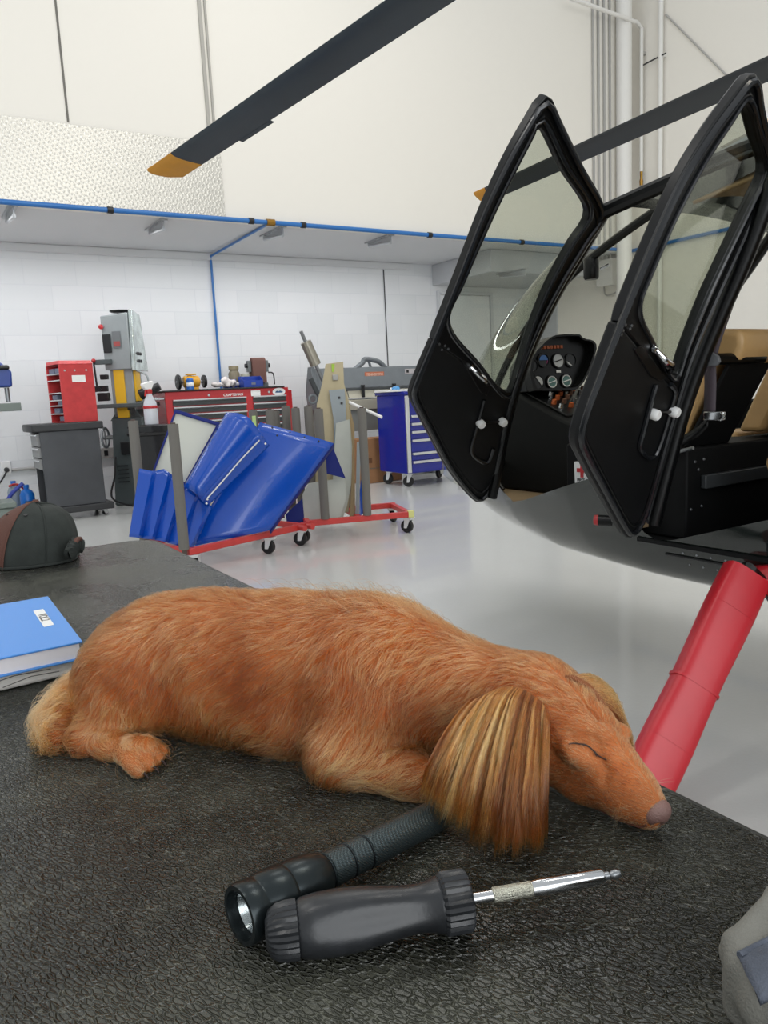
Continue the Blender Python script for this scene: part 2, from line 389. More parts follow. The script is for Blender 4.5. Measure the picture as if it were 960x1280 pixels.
p = at_y(350, 283, YF-.035); MB().tube([(cx0[0]-.05, YF-.035, zr), (cx0[0]+.05, YF-.035, zr)], .04).box((cx0[0], YF-.05, zr), (.05, .04, .05)).build('outlet_fitting', m_brass, air)
m_cond = mat('thin_black_cable', '3A3B3D', .5)
x = at_y(480, 350, YB-.01)[0]
MB().tube([(x, YB-.012, ZS-.11), (x, YB-.012, 1.3)], .008).build('wall_cable', m_cond, label='thin dark cable running down the block wall behind the grey brake', cat='cable')
# soffit brackets
mg = mat('bracket_steel', 'B4B6B8', .35, .6)
bl = ['grey steel bracket under the mezzanine above the far left shelf', 'grey steel bracket under the mezzanine over the bandsaw',
      'grey steel bracket under the mezzanine beside the blue drop pipe', 'grey steel bracket under the mezzanine above the grey brake', 'grey steel bracket under the stepped beam, seen through the front door window']
for (px, py), lb in zip(((12, 268), (195, 284), (341, 292), (474, 301), (640, 341)), bl):
    z = ZS if px < 600 else ZS-.33
    c = at_z(px, py, z-.03); cy = min(c[1], YB-.35)
    b = thing('soffit_bracket', lb, 'bracket', (c[0], cy, z-.002), group='brackets under the mezzanine')
    MB().box((c[0], cy, z-.01), (.09, .62, .016)).build('plate', mg, b)
    MB().prism([(c[0]-.008, cy-.3, z-.018), (c[0]-.008, cy+.3, z-.018), (c[0]-.008, cy+.24, z-.045), (c[0]-.008, cy-.3, z-.115)], (.016, 0, 0)).build('gusset', mg, b)
    MB().tube([(c[0], cy-.28, z-.105), (c[0], cy+.26, z-.05)], .022, 8).build('strut', mg, b)
# conduits in the corner
g = at_y(780, 100, YF-.13)
dp = thing('drain_pipe', 'thick white vertical drain pipe in the room corner', 'pipe', (g[0], YF-.13, .0))
MB().tube([(g[0], YF-.13, 0), (g[0], YF-.13, 7.9)], .115, 24).build('pipe', m_wp, dp)
for z in (2.6, 5.0, 7.0): MB().tube([(g[0], YF-.13, z-.05), (g[0], YF-.13, z+.05)], .127, 24).build('pipe_collar', m_wp, dp)
cl = ['thin grey conduit on the upper wall, farthest from the thick white pipe', 'thin grey conduit, second from the thick white pipe\'s far side', 'thin grey conduit, third of four beside the thick white pipe', 'thin grey conduit running closest beside the thick white pipe']
for px, lb in zip((742.5, 749, 756, 763), cl):
    p = at_y(px, 150, YF-.03)
    MB().tube([(p[0], YF-.022, ZS+.05), (p[0], YF-.022, 7.9)], .018, 8).build('conduit', m_gp, label=lb, cat='conduit', group='thin conduits in the corner')
pl = thing('sprinkler_pipe', 'thin white pipe bent down from the upper wall beside the thick drain pipe', 'pipe', at_x(802, 30, XR-.08))
q = at_x(802, 30, XR-.08); q0 = at_y(712, 1, YF-.28); q2 = at_x(800, 215, XR-.08)
MB().tube(spline([(q0[0], YF-.28, q[2]+.03), (q[0]-.1, q[1], q[2]+.005)], 2)+[(q[0], q[1], q[2]-.06), (q[0], q[1], q2[2])], .028).build('pipe', m_wp, pl)
MB().lathe([(.0, 0), (.025, 0), (.03, .06), (.018, .1), (.022, .2), (.0, .22)], (q[0], q[1], q2[2]-.2), (0, 0, 1), 12).build('valve', m_brass, pl)
MB().box((q[0]+.04, q[1], q[2]-.4), (.08, .05, .04)).build('pipe_clamp', m_gp, pl)
q = at_x(826, 60, XR-.06)
pv = thing('riser_pipe', 'thin white vertical pipe on the grey side wall right of the bent pipe', 'pipe', (q[0], q[1], .0))
MB().tube([(q[0], q[1], .0), (q[0], q[1], 7.9)], .036).build('pipe', m_wp, pv)
a = at_x(800, 83, XR-.08); MB().tube([(XR-.07, q[1]-.1, a[2]+.02), (XR-.07, a[1]+.0, a[2])], .011).build('tie_rod', m_cond, pv)
MB().box((XR-.03, q[1], a[2]+.02), (.06, .12, .05)).build('pipe_clamp', m_wp, pv)
a = at_x(832, 18, XR-.02); b_ = at_x(912, 98, XR-.02)
MB().tube([a, b_], .012, 8).build('wall_brace_cable', m_gp, label='thin grey cable running slantwise across the side wall', cat='cable')
a = at_y(759, 341, YF-.3); jb = thing('junction_box', 'white electrical box with conduits on the corner wall, seen past the windshield post', 'electrical box', (XR, a[1], a[2]))
a = at_x(759, 341, XR-.08)
MB().box((XR-.08, a[1], a[2]), (.155, .34, .42)).build('box', m_wp, jb, bevel=.01)
for dy in (-.08, .0, .08): MB().tube([(XR-.09, a[1]+dy, a[2]+.21), (XR-.09, a[1]+dy, a[2]+.62)], .018, 8).build('conduit_stub', m_wp, jb)
MB().tube(spline([(XR-.05, a[1]+.1, a[2]-.2), (XR-.05, a[1]+.05, a[2]-.35), (XR-.05, a[1]-.2, a[2]-.3), (XR-.05, a[1]-.25, a[2]-.05)], 6), .012, 8).build('cord', m_gp, jb)
# shelf with stock on the right wall, seen through the cabin windows
s0 = at_x(818, 407, XR-.3); zz = s0[2]
sh = thing('wall_shelf', 'long grey wall shelf on the side wall, seen through the cabin windows', 'shelf', (XR-.25, 3.5, zz))
MB().box2((XR-.42, 1.0, zz-.03), (XR-.001, 5.9, zz+.0)).build('board', mat('shelf_grey', '8C8D8B', .5), sh, bevel=.004)
for y in (1.6, 3.2, 4.8): MB().prism([(XR-.002, y, zz-.03), (XR-.002, y, zz-.33), (XR-.36, y, zz-.03)], (0, .03, 0)).build('shelf_bracket', m_gp, sh)
wd = mat('raw_wood', '9A744C', .6, mottle=.2, mscale=14, aniso=(8, 1, 8))
MB().box2((XR-.36, 4.6, zz+.001), (XR-.1, 5.7, zz+.07)).build('timber_offcut', wd, label='short brown timber board lying on the long side wall shelf', cat='board', bevel=.004)
MB().box2((XR-.34, 3.95, zz+.001), (XR-.12, 4.25, zz+.12)).build('cardboard_box', mat('carton', 'B78F62', .7), label='small brown carton on the long side wall shelf', cat='box', bevel=.004)
MB().tube([(XR-.3, 1.4, zz+.046), (XR-.3, 4.0-.1, zz+.046)], .045, 12).build('pipe_offcut', mat('dull_steel', '6E7072', .45, .6), label='long dull steel pipe lying on the side wall shelf', cat='pipe')
MB().tube([(XR-.06, 1, zz-.85), (XR-.06, 6.0, zz-.85)], .03, 10).build('wall_rail', mat('dark_rail', '4C4E50', .5), label='dark horizontal pipe along the side wall below the shelf', cat='pipe')
# ================================================================== workshop along the back wall
m_chr = mat('chrome', 'C8CACC', .15, 1.); m_alu = mat('aluminium_trim', 'D5D7D9', .3, .8); m_rubber = mat('black_rubber', '151516', .55)
m_red = mat('red_enamel', 'B8262B', .3, coat=.3); m_white = mat('white_plastic', 'ECECEA', .4); m_paper = mat('paper_white', 'EDEDEA', .7)
m_zinc = mat('zinc_white', 'D9DADA', .35, .4); m_steelg = mat('steel_grey', '8D9093', .35, .9)
def caster(par, x, y, r=.07, ang=0., h=None, w=.035):
    """swivel caster standing on the floor; top plate at h"""
    h = h or 2*r+.05
    dx, dy = math.cos(ang), math.sin(ang); wx, wy = -dy, dx; ox, oy = x+dx*r*.35, y+dy*r*.35
    f = MB().box((x, y, h-.004), (.09, .07, .008), ang)
    for s in (-1, 1):
        f.prism([(x+dx*.03+wx*s*(w/2+.006), y+dy*.03+wy*s*(w/2+.006), h-.008), (x-dx*.03+wx*s*(w/2+.006), y-dy*.03+wy*s*(w/2+.006), h-.008),
                 (ox-dx*.012+wx*s*(w/2+.006), oy-dy*.012+wy*s*(w/2+.006), r-.015), (ox+dx*.018+wx*s*(w/2+.006), oy+dy*.018+wy*s*(w/2+.006), r-.015)], (wx*s*.004, wy*s*.004, 0))
    f.box((x, y, h-.014), (.075, w+.018, .014), ang)
    c = f.build('caster', m_zinc, par)
    wv = np.array([wx, wy, 0]); b = np.array([ox, oy, r])-wv*w/2
    MB().lathe([(.0, 0), (r*.35, 0), (r*.4, .004), (r*.72, .004), (r*.78, 0), (r*.95, .001), (r, w*.25), (r, w*.75), (r*.95, w-.001), (r*.78, w), (r*.72, w-.004), (r*.4, w-.004), (r*.35, w), (0, w)], b, wv, 24).build('wheel', m_rubber, c)
    return c
# ---- charcoal cart
m_char = mat('charcoal_sheet', '4A4C4F', .42, .35, mottle=.15, mscale=3, rvar=.1); m_chard = mat('charcoal_plastic', '2E2F31', .5); m_dwr = mat('drawer_grey', '8A8B8B', .45)
cart = thing('tool_cart', 'charcoal grey rolling cart with side drawers, standing under the red organizer', 'cart', (1.57, 9.45, 0))
bd = MB()
bd.box2((1.27, 9.2, .15), (1.9, 9.22, 1.0)).box2((1.27, 9.73, .15), (1.9, 9.75, 1.0)).box2((1.88, 9.22, .15), (1.9, 9.73, 1.0)).box2((1.27, 9.22, .15), (1.88, 9.73, .17)).box2((1.29, 9.22, .56), (1.88, 9.73, .575))
bd.build('body', m_char, cart, bevel=.006)
MB().prism([(1.17, 9.26, 1.0), (1.2, 9.17, 1.0), (1.95, 9.165, 1.0), (1.95, 9.79, 1.0), (1.2, 9.79, 1.0), (1.17, 9.7, 1.0)], (0, 0, .085)).build('top_tray', m_chard, cart, bevel=.015)
MB().prism([(1.22, 9.17, .075), (1.98, 9.16, .075), (1.98, 9.79, .075), (1.22, 9.79, .075)], (0, 0, .075)).build('base_tray', m_chard, cart, bevel=.012)
for z0, z1 in ((.84, .985), (.71, .83), (.585, .70)):
    d = MB().box2((1.245, 9.24, z0), (1.30, 9.71, z1)).build('drawer', m_dwr, cart, bevel=.004)
    MB().box2((1.225, 9.26, z1-.03), (1.248, 9.69, z1-.012)).build('drawer_handle', m_alu, d, bevel=.003)
for x, y, a in ((1.88, 9.26, .4), (1.3, 9.26, 2.), (1.88, 9.7, 1.), (1.3, 9.7, 3.)): caster(cart, x, y, .03, a, .076, .03)
# ---- red organizer
m_redd = mat('red_scuffed', 'C23A3C', .4, mottle=.12, mscale=9)
og = thing('parts_organizer', 'red metal parts organizer with open side pigeonholes on top of the charcoal cart', 'organizer', (1.69, 9.45, 1.085))
b = MB().prism([(1.5, 9.22, 1.086), (1.88, 9.22, 1.086), (1.88, 9.22, 1.73), (1.5, 9.22, 1.73)], (0, .02, 0)).prism([(1.5, 9.60, 1.086), (1.88, 9.60, 1.086), (1.88, 9.60, 1.73), (1.5, 9.60, 1.73)], (0, .02, 0))
b.box2((1.86, 9.24, 1.086), (1.88, 9.6, 1.73)).box2((1.5, 9.24, 1.086), (1.86, 9.6, 1.1)).prism([(1.495, 9.215, 1.73), (1.885, 9.215, 1.73), (1.87, 9.25, 1.77), (1.51, 9.25, 1.77)], (0, .37, 0))
b.build('case', m_redd, og, bevel=.004)
for z in (1.18, 1.27, 1.33, 1.41, 1.55, 1.62): MB().box2((1.497, 9.24, z), (1.86, 9.6, z+.012)).build('shelf_plate', m_zinc, og)
m_bin = mat('bin_blue_grey', '6D7388', .5)
for z, y in ((1.105, 9.26), (1.285, 9.27), (1.345, 9.42), (1.635, 9.26), (1.635, 9.44), (1.195, 9.4)): MB().box2((1.52, y, z), (1.8, y+.15, z+.055)).build('small_drawer', m_bin, og, bevel=.003)
MB().box2((1.63, 9.216, 1.53), (1.78, 9.2195, 1.605)).build('label_plate', m_paper, og)
for x in (1.56, 1.67, 1.8): MB().lathe([(0, 0), (.012, 0), (.008, .006), (0, .006)], (x, 9.219, 1.66), (0, -1, 0), 10).build('rivet', m_alu, og)
og.rotation_euler.z = R(11)
# ---- bandsaw (local frame, turned towards the room)
m_sawg = mat('saw_grey', '8E9596', .35, coat=.2, mottle=.05); m_sawd = mat('saw_dark_grey', '4B5354', .4, mottle=.1); m_yel = mat('guard_yellow', 'E0B12C', .4); m_shine = mat('polished_side', 'C9D2CF', .18, .75, mottle=.35, mscale=7)
saw = thing('bandsaw', 'tall grey vertical bandsaw with yellow guards standing against the block wall', 'bandsaw', (2.5, 10.02, 0), -R(33))
L = lambda mb, nm, m, **k: mb.build(nm, m, saw, local=True, **k)
L(MB().prism([(-.25, -.25, 0), (.22, -.25, 0), (.2, -.23, 1.1), (-.19, -.23, 1.1)], (0, .5, 0)), 'base_cabinet', m_sawd, bevel=.02)
L(MB().prism([(-.16, -.2, 1.1), (.12, -.2, 1.1), (.12, -.2, 1.7), (-.16, -.2, 1.7)], (0, .32, 0)), 'column', m_sawg, bevel=.01)
L(MB().prism([(-.2, -.24, 1.68), (.13, -.24, 1.68), (.13, -.24, 2.36), (-.2, -.24, 2.33)], (0, .34, 0)), 'upper_wheel_housing', m_sawg, bevel=.012)
L(MB().prism([(.131, -.26, 1.66), (.131, .24, 1.66), (.131, .1, 2.36), (.131, -.2, 2.4)], (.05, 0, 0)), 'polished_cover', m_shine, bevel=.012, label='polished side cover')
L(MB().lathe([(0, 0), (.12, 0), (.14, .012), (.14, .022), (.02, .03), (0, .03)], (.02, -.1, 2.375), (0, 0, 1), 24), 'tension_handwheel', m_blk)
L(MB().box((-.05, -.205, 1.45), (.13, .03, .62)), 'blade_guard', m_yel, bevel=.005)
L(MB().box((.135, -.1, 1.52), (.03, .17, .46)), 'side_guard', m_yel, bevel=.005)
L(MB().box((-.03, -.2, 1.14), (.14, .09, .09)), 'lower_guard', m_yel, bevel=.004)
L(MB().prism([(-.34, -.36, 1.22), (.30, -.36, 1.22), (.30, .2, 1.22), (-.34, .22, 1.22)], (0, 0, .05)), 'work_table', m_sawd, bevel=.006)
L(MB().prism([(-.22, -.2, 1.06), (.2, -.2, 1.06), (.1, -.2, 1.22), (-.1, -.2, 1.22)], (0, .3, 0)), 'table_trunnion', m_sawd, bevel=.01)
lv = L(MB().tube([(-.26, -.28, 1.44), (-.3, -.3, 1.5), (-.31, -.3, 1.78)], .012, 8).box((-.27, -.25, 1.46), (.16, .05, .07)), 'guide_lever', m_blk)
MB().lathe([(0, -.03), (.02, -.02), (.028, 0), (.02, .02), (0, .03)], (-.31, -.3, 1.8), (0, 0, 1), 12).build('lever_knob', m_red, saw and lv, local=True)
L(MB().box((-.24, -.27, 1.36), (.14, .07, .1)), 'guide_block', m_blk, bevel=.008)
L(MB().box((-.22, -.24, 1.6), (.09, .07, .06)), 'guide_block', m_blk, bevel=.008)
L(MB().box((-.2, -.27, 1.78), (.2, .06, .06)), 'guide_arm', m_sawd, bevel=.008)
L(MB().lathe([(0, 0), (.06, 0), (.065, .01), (.065, .18), (.05, .2), (.05, .26), (0, .26)], (.22, -.3, 1.36), (.75, .1, .3), 16), 'work_light', m_blk, label='black work lamp head')
L(MB().tube(spline([(.17, -.2, 1.66), (.3, -.24, 1.6), (.33, -.26, 1.45)], 6), .012, 8), 'lamp_arm', m_sawg)
L(MB().box((-.14, -.252, 2.0), (.1, .02, .22)), 'display_bezel', m_blk, bevel=.006)
L(MB().box((-.02, -.246, 2.04), (.1, .01, .2)), 'notice_plate', mat('notice_grey', '6A6E70', .5))
L(MB().box((-.02, -.2525, 1.99), (.08, .004, .06)), 'warning_sticker', mat('warning_red', '9C4A48', .5))
L(MB().lathe([(0, 0), (.025, 0), (.03, .03), (0, .04)], (-.19, -.24, 2.2), (0, -1, 0), 14), 'stop_button', m_red)
hw = L(MB().tube([(-.27, -.28+.12*math.sin(t), .86+.12*math.cos(t)) for t in np.linspace(0, 2*PI, 24, endpoint=False)], .016, 8, closed=True)
       .tube([(-.27, -.28, .75), (-.27, -.28, .97)], .01, 6).tube([(-.27, -.39, .86), (-.27, -.17, .86)], .01, 6).tube([(-.29, -.28, .86), (-.2, -.2, .86)], .025, 10), 'handwheel', m_steelg)
for z in (.3, .35, .4, .45, .5): L(MB().box((-.1, -.2515, z), (.14, .006, .014)), 'vent_slot', m_blk)
L(MB().box((-.04, -.262, .72), (.12, .03, .16)), 'switch_box', m_blk, bevel=.01)
for i in range(6): L(MB().lathe([(0, 0), (.022, 0), (.016, .012), (0, .012)], (.181, -.14+.06*(i % 3), 1.78+.09*(i//3)), (1, 0, 0), 10), 'cover_bolt', m_blk)
wr = MB().tube(spline([(2.2, 9.85, .62), (2.16, 9.8, .4), (2.1, 9.8, .12), (2.3, 9.55, .02), (2.5, 9.5, .014)], 8), .012, 8)
tag(wr.build('power_cord', m_blk), 'black power cord hanging to the floor between the charcoal cart and the bandsaw', 'cord')
ch = thing('wall_channel', 'grey metal channel with sockets on the wall between cart and bandsaw', 'channel', (2.1, YB-.04, .62))
MB().box2((1.9, YB-.06, .56), (2.6, YB-.001, .7)).build('channel', m_gp, ch, bevel=.006)
for x in (2.14, 2.26): MB().box((x, YB-.063, .63), (.05, .008, .07)).build('socket', m_blk, ch)
# ---- black drum bin with the spray bottle
bp0 = at_y(190, 531, 8.95); zb = bp0[2]
bn = thing('waste_bin', 'black bag lined bin behind the grey foam posts, holding up the spray bottle', 'bin', (bp0[0]+.02, 9.0, 0))
def binmod(t, h): return 1+.03*math.sin(9*t+h*7)+.02*math.sin(17*t-h*11)
MB().lathe([(0, 0), (.2, 0), (.21, .02), (.25, .6), (.265, zb-.06), (.27, zb-.01), (.26, zb-.004), (0, zb-.004)], (bp0[0]+.02, 9.0, 0), (0, 0, 1), 64, binmod).build('liner_bag', mat('bin_bag_black', '16171A', .3), bn)
MB().lathe([(.268, 0), (.285, .01), (.285, .035), (.268, .045)], (bp0[0]+.02, 9.0, zb-.12), (0, 0, 1), 40, binmod).build('rim_band', m_rubber, bn)
bo = thing('spray_bottle', 'clear trigger spray bottle with a red band standing on the black bin', 'bottle', (bp0[0], 8.95, zb), .5)
m_clear = mat('cloudy_plastic', 'C9CCD3', .3); B_ = lambda mb, nm, m, **k: mb.build(nm, m, bo, local=True, **k)
B_(MB().lathe([(0, 0), (.07, 0), (.078, .01), (.078, .2), (.07, .25), (.035, .33), (.03, .36), (0, .36)], (0, 0, .0), (0, 0, 1), 24), 'bottle_body', m_clear)
B_(MB().lathe([(.0785, 0), (.0805, .003), (.0805, .03), (.0785, .033)], (0, 0, .185), (0, 0, 1), 24), 'label_band', m_red)
B_(MB().lathe([(0, 0), (.036, 0), (.038, .04), (.026, .05), (0, .05)], (0, 0, .355), (0, 0, 1), 20), 'collar_cap', m_red)
B_(MB().prism([(-.06, -.022, .4), (.03, -.022, .4), (.07, -.022, .47), (.05, -.022, .5), (-.1, -.022, .47), (-.1, -.022, .44)], (0, .044, 0)), 'spray_head', m_white, bevel=.008)
B_(MB().prism([(-.05, -.008, .41), (-.07, -.008, .33), (-.055, -.008, .32), (-.03, -.008, .41)], (0, .016, 0)), 'trigger', m_red, bevel=.003)
# ---- red tool chest
def chest(name, label, lo, hi, cols, trim, face, body, row, nrow, z0):
    t = thing(name, label, 'tool chest', ((lo[0]+hi[0])/2, (lo[1]+hi[1])/2, 0))
    MB().box2(lo, hi).build('cabinet_body', body, t, bevel=.008)
    for (a, c) in cols:
        for k in range(nrow):
            zt = z0-row*k
            d = MB().box2((a, lo[1]-.012, zt-row+.012), (c, lo[1]-.0005, zt)).build('drawer', face, t, bevel=.002)
            MB().prism([(a, lo[1]-.013, zt), (a, lo[1]-.04, zt-.004), (a, lo[1]-.04, zt-.018), (a, lo[1]-.013, zt-.03)], (c-a, 0, 0)).build('drawer_pull', trim, d)
    return t
cx_ = lambda px, y: at_y(px, 492, y)[0]
m_face = mat('drawer_charcoal', '3E4142', .45)
xl, xr = 2.9, 4.63; yc = 9.9
dv0, dv1, dv2 = cx_(306.5, yc), cx_(315.5, yc), cx_(356.5, yc)
cr = chest('tool_chest', 'wide red tool chest with dark drawers behind the blue panels', (xl, yc, .17), (xr, 10.55, 1.385), [(xl+.09, dv0), (dv1, dv2)], m_alu, m_face, m_red, .094, 12, 1.285)
MB().box2((xl-.02, yc-.02, 1.385), (xr-.06, 10.57, 1.405)).build('top_mat', mat('chest_mat', '2B2B2C', .7), cr, bevel=.005)
MB().box2((xr+.001, yc+.02, .2), (xr+.06, 10.5, 1.345)).build('side_locker', m_red, cr, bevel=.006)
MB().box2((xl-.16, yc+.03, 1.29), (xl-.001, yc+.08, 1.32)).box2((xl-.16, yc+.45, 1.29), (xl-.001, yc+.5, 1.32)).box2((xl-.185, yc+.03, 1.285), (xl-.16, yc+.5, 1.325)).build('push_handle', m_chr, cr, bevel=.004)
text('lettering', 'CRAFTSMAN', m_white, (cx_(291.5, yc), yc-.002, at_y(291.5, 493.5, yc)[2]), (1, 0, 0), (0, 0, 1), .275, cr)
p = at_y(319.5, 491.5, yc); MB().box((p[0], yc-.003, p[2]), (.135, .005, .075)).build('name_plate', m_white, cr)
p = at_y(348.5, 489.5, yc); ov = MB().prism([(p[0]+.095*math.cos(t), yc-.0005, p[2]+.052*math.sin(t)) for t in np.linspace(0, 2*PI, 28, endpoint=False)], (0, -.004, 0)).build('oval_sticker', m_white, cr)
MB().prism([(p[0]+a, yc-.0047, p[2]+b) for a, b in ((-.055, -.012), (.05, -.015), (.06, 0), (.03, .008), (.02, .018), (.0, .006), (-.03, .014), (-.05, .002))], (0, -.001, 0)).build('emblem', mat('emblem_blue', '33587E', .5), ov)
for px, py in ((261, 494), (336, 490)):
    p = at_y(px, py, yc); MB().lathe([(0, 0), (.018, 0), (.016, .006), (0, .008)], (p[0], yc, p[2]), (0, -1, 0), 14).build('lock', m_chr, cr)
for x, y in ((xl+.15, yc+.1), (xr-.15, yc+.1), (xl+.15, 10.45), (xr-.15, 10.45)): caster(cr, x, y, .06, .7, .17)
ZT = 1.4055
# yellow bench grinder
p = at_y(240, 487, 10.12); gx = p[0]
gr = thing('bench_grinder', 'yellow motor bench grinder with two black wheels on top of the red chest', 'grinder', (gx, 10.12, ZT))
MB().lathe([(0, 0), (.06, 0), (.075, .015), (.075, .06), (.082, .065), (.082, .12), (.075, .125), (.075, .2), (.06, .215), (0, .215)], (gx-.11, 10.12, ZT+.105), (1, 0, 0), 24).box((gx, 10.12, ZT+.016), (.16, .12, .03)).box((gx, 10.12, ZT+.2), (.12, .09, .02)).build('motor', mat('motor_yellow', 'D9A02F', .4), gr, bevel=.004)
for s, r in ((-1, .1), (1, .085)):
    w_ = MB().lathe([(0, 0), (r*.9, 0), (r, .008), (r, .03), (r*.9, .038), (0, .038)], (gx+s*.175-.019, 10.12, ZT+.105), (1, 0, 0), 28).build('grinding_wheel', m_blk, gr)
    MB().tube([(gx+s*.11, 10.12, ZT+.105), (gx+s*.205, 10.12, ZT+.105)], .016, 10).build('spindle', m_steelg, w_)
p = at_y(238, 486, 9.98)
cn = thing('can', 'small blue can with a white label in front of the yellow grinder', 'can', (p[0], 9.98, ZT))
MB().lathe([(0, 0), (.045, 0), (.048, .004), (.048, .13), (.045, .134), (.03, .15), (0, .15)], (p[0], 9.98, ZT), (0, 0, 1), 24).build('can_body', mat('can_blue', '2E66B5', .35), cn)
MB().lathe([(.0485, 0), (.0492, .001), (.0492, .05), (.0485, .051)], (p[0], 9.98, ZT+.04), (0, 0, 1), 24).build('can_label', m_white, cn)
# crumpled rag
p = at_y(283, 486, 10.05)
bl_ = Blob((p[0]-.24, 9.85, ZT-.01), (p[0]+.26, 10.27, ZT+.2), .012)
for i in range(16):
    a = rng.uniform(-1, 1, 3); c = np.array([p[0]+.02+a[0]*.13, 10.05+a[1]*.09, ZT+.05+abs(a[2])*.05*(1-abs(a[0]))]); q = rng.normal(0, .06, 3); q[2] *= .4
    bl_.cap(c-q, c+q, .022, .03, .012)
V, Fs = bl_.mesh(ZT+.001)
rg = thing('rag', 'crumpled white rag with pink stains lying on the red chest', 'rag', (p[0], 10.05, ZT))
mr = mat('rag_cloth', 'E2DAD6', .85, bump=.3, scale=60, mottle=.16, mscale=11); np_mesh('cloth', V, Fs, mr, rg)
# jars, bins, belt sander
p = at_y(293, 474, 10.32); m_jar = mat('murky_jar', '7D7460', .35)
j = thing('jar', 'murky brown lidded jar standing behind the blue bins on the red chest', 'jar', (p[0], 10.32, ZT))
MB().lathe([(0, 0), (.075, 0), (.08, .01), (.08, .2), (.06, .235), (.055, .26), (0, .26)], (p[0], 10.32, ZT), (0, 0, 1), 24).build('jar_body', m_jar, j)
MB().lathe([(0, 0), (.07, 0), (.07, .045), (.064, .05), (0, .05)], (p[0], 10.32, ZT+.255), (0, 0, 1), 24).build('lid', mat('jar_lid', '8C8167', .45), j)
p = at_y(307, 480, 10.25)
j = thing('jar', 'low pale frosted jar standing between the brown jar and the belt sander', 'jar', (p[0], 10.25, ZT))
MB().lathe([(0, 0), (.06, 0), (.064, .008), (.064, .16), (.058, .17), (0, .17)], (p[0], 10.25, ZT), (0, 0, 1), 24).build('jar_body', mat('frosted', 'A3A494', .4), j)
MB().lathe([(0, 0), (.062, 0), (.062, .025), (0, .03)], (p[0], 10.25, ZT+.168), (0, 0, 1), 24).build('lid', mat('frost_lid', 'B5B5A8', .45), j)
m_bb = mat('bin_blue', '1E3FA0', .35)
def bluebin(x0, x1, y0, y1, h, label):
    t = thing('parts_bin', label, 'bin', ((x0+x1)/2, (y0+y1)/2, ZT), group='blue parts bins on the red chest')
    mb = MB().box2((x0, y0, ZT+.001), (x1, y1, ZT+.008)).box2((x0, y1-.006, ZT+.008), (x1, y1, ZT+h))
    mb.box2((x0, y0, ZT+.008), (x1, y0+.006, ZT+h*.6))
    for x in (x0, x1-.006): mb.prism([(x, y0, ZT+.008), (x, y1, ZT+.008), (x, y1, ZT+h), (x, (y0+y1)/2, ZT+h), (x, y0, ZT+h*.6)], (.006, 0, 0))
    mb.build('tray', m_bb, t, bevel=.002)
    MB().box2(((x0+x1)/2-.03, y0-.004, ZT+h*.2), ((x0+x1)/2+.03, y0-.0005, ZT+h*.42)).build('label_holder', m_bin, t)
a = at_y(302, 484, 9.98); b = at_y(330, 482, 9.98); bluebin(a[0]+.02, b[0]-.02, 9.95, 10.14, .15, 'front blue plastic parts bin below the belt sander on the red chest')
a = at_y(281, 480, 10.14); b = at_y(304, 480, 10.14); bluebin(a[0], b[0]-.09, 10.13, 10.23, .12, 'blue plastic parts bin half hidden behind the crumpled rag')
p = at_y(323, 480, 10.28)
bs = thing('belt_sander', 'upright belt sander with a brown belt at the right end of the red chest', 'sander', (p[0], 10.3, ZT))
MB().prism([(p[0]-.1, 10.25+.05*math.sin(t)*1.0, ZT+.36+.05*math.cos(t)) for t in np.linspace(-PI/2, PI/2, 9)][::-1]+[(p[0]-.1, 10.2, ZT+.06), (p[0]-.1, 10.3, ZT+.06)], (.2, 0, 0)).build('sanding_belt', mat('belt_brown', '6B4A42', .8), bs, angle=50)
MB().box((p[0]-.13, 10.27, ZT+.29), (.05, .07, .16)).box((p[0]+.13, 10.27, ZT+.29), (.05, .07, .16)).box((p[0], 10.33, ZT+.03), (.3, .12, .06)).box((p[0]+.0, 10.335, ZT+.2), (.2, .05, .3)).build('sander_frame', mat('sander_grey', '6B6F70', .4), bs, bevel=.006)
for s in (-1, 1): MB().lathe([(0, 0), (.03, 0), (.03, .03), (0, .035)], (p[0]+s*.155, 10.27, ZT+.3), (s, 0, 0), 12).build('adjuster_knob', m_blk, bs)
MB().tube(spline([(p[0]+.15, 10.25, ZT+.2), (p[0]+.22, 10.24, ZT+.18), (p[0]+.23, 10.24, ZT+.03)], 5), .01, 8).build('belt_lever', m_blk, bs)
# ---- blue rolling cabinet
m_bcab = mat('cabinet_blue', '101F8C', .25, coat=.4)
yb = 8.3; xb0, xb1 = 5.5, 6.5
bc = chest('tool_cabinet', 'tall blue rolling tool cabinet with silver drawer pulls, beside the open helicopter door', (xb0, yb, .18), (xb1, 8.98, 1.2), [], m_alu, m_bcab, m_bcab, .1, 0, 1.1)
for zt, zb_ in ((1.15, 1.04), (.94, .845), (.84, .74), (.735, .63), (.625, .46), (.455, .35), (.345, .2)):
    d = MB().box2((xb0+.07, yb-.014, zb_), (xb1-.05, yb-.0005, zt)).build('drawer', m_bcab, bc, bevel=.003)
    MB().box2((xb0+.075, yb-.045, zt-.036), (xb1-.055, yb-.0145, zt-.004)).build('drawer_pull', m_alu, d, bevel=.004)
MB().box2((xb0+.0, yb-.028, .19), (xb0+.055, yb-.0005, 1.19)).build('corner_post', m_alu, bc, bevel=.006)
MB().box2((xb0-.015, yb-.03, 1.2), (xb1+.02, 9.0, 1.245)).build('top_lid', m_bcab, bc, bevel=.01)
for x, y, a in ((xb0+.09, yb+.08, 2.4), (xb0+.09, 8.88, 2.2), (xb1-.09, yb+.08, 1.), (xb1-.09, 8.88, .5)): caster(bc, x, y, .072, a, .18, .045)
tr = thing('tray', 'shallow white tray lying on the near corner of the blue cabinet', 'tray', (xb0+.05, 8.6, 1.246))
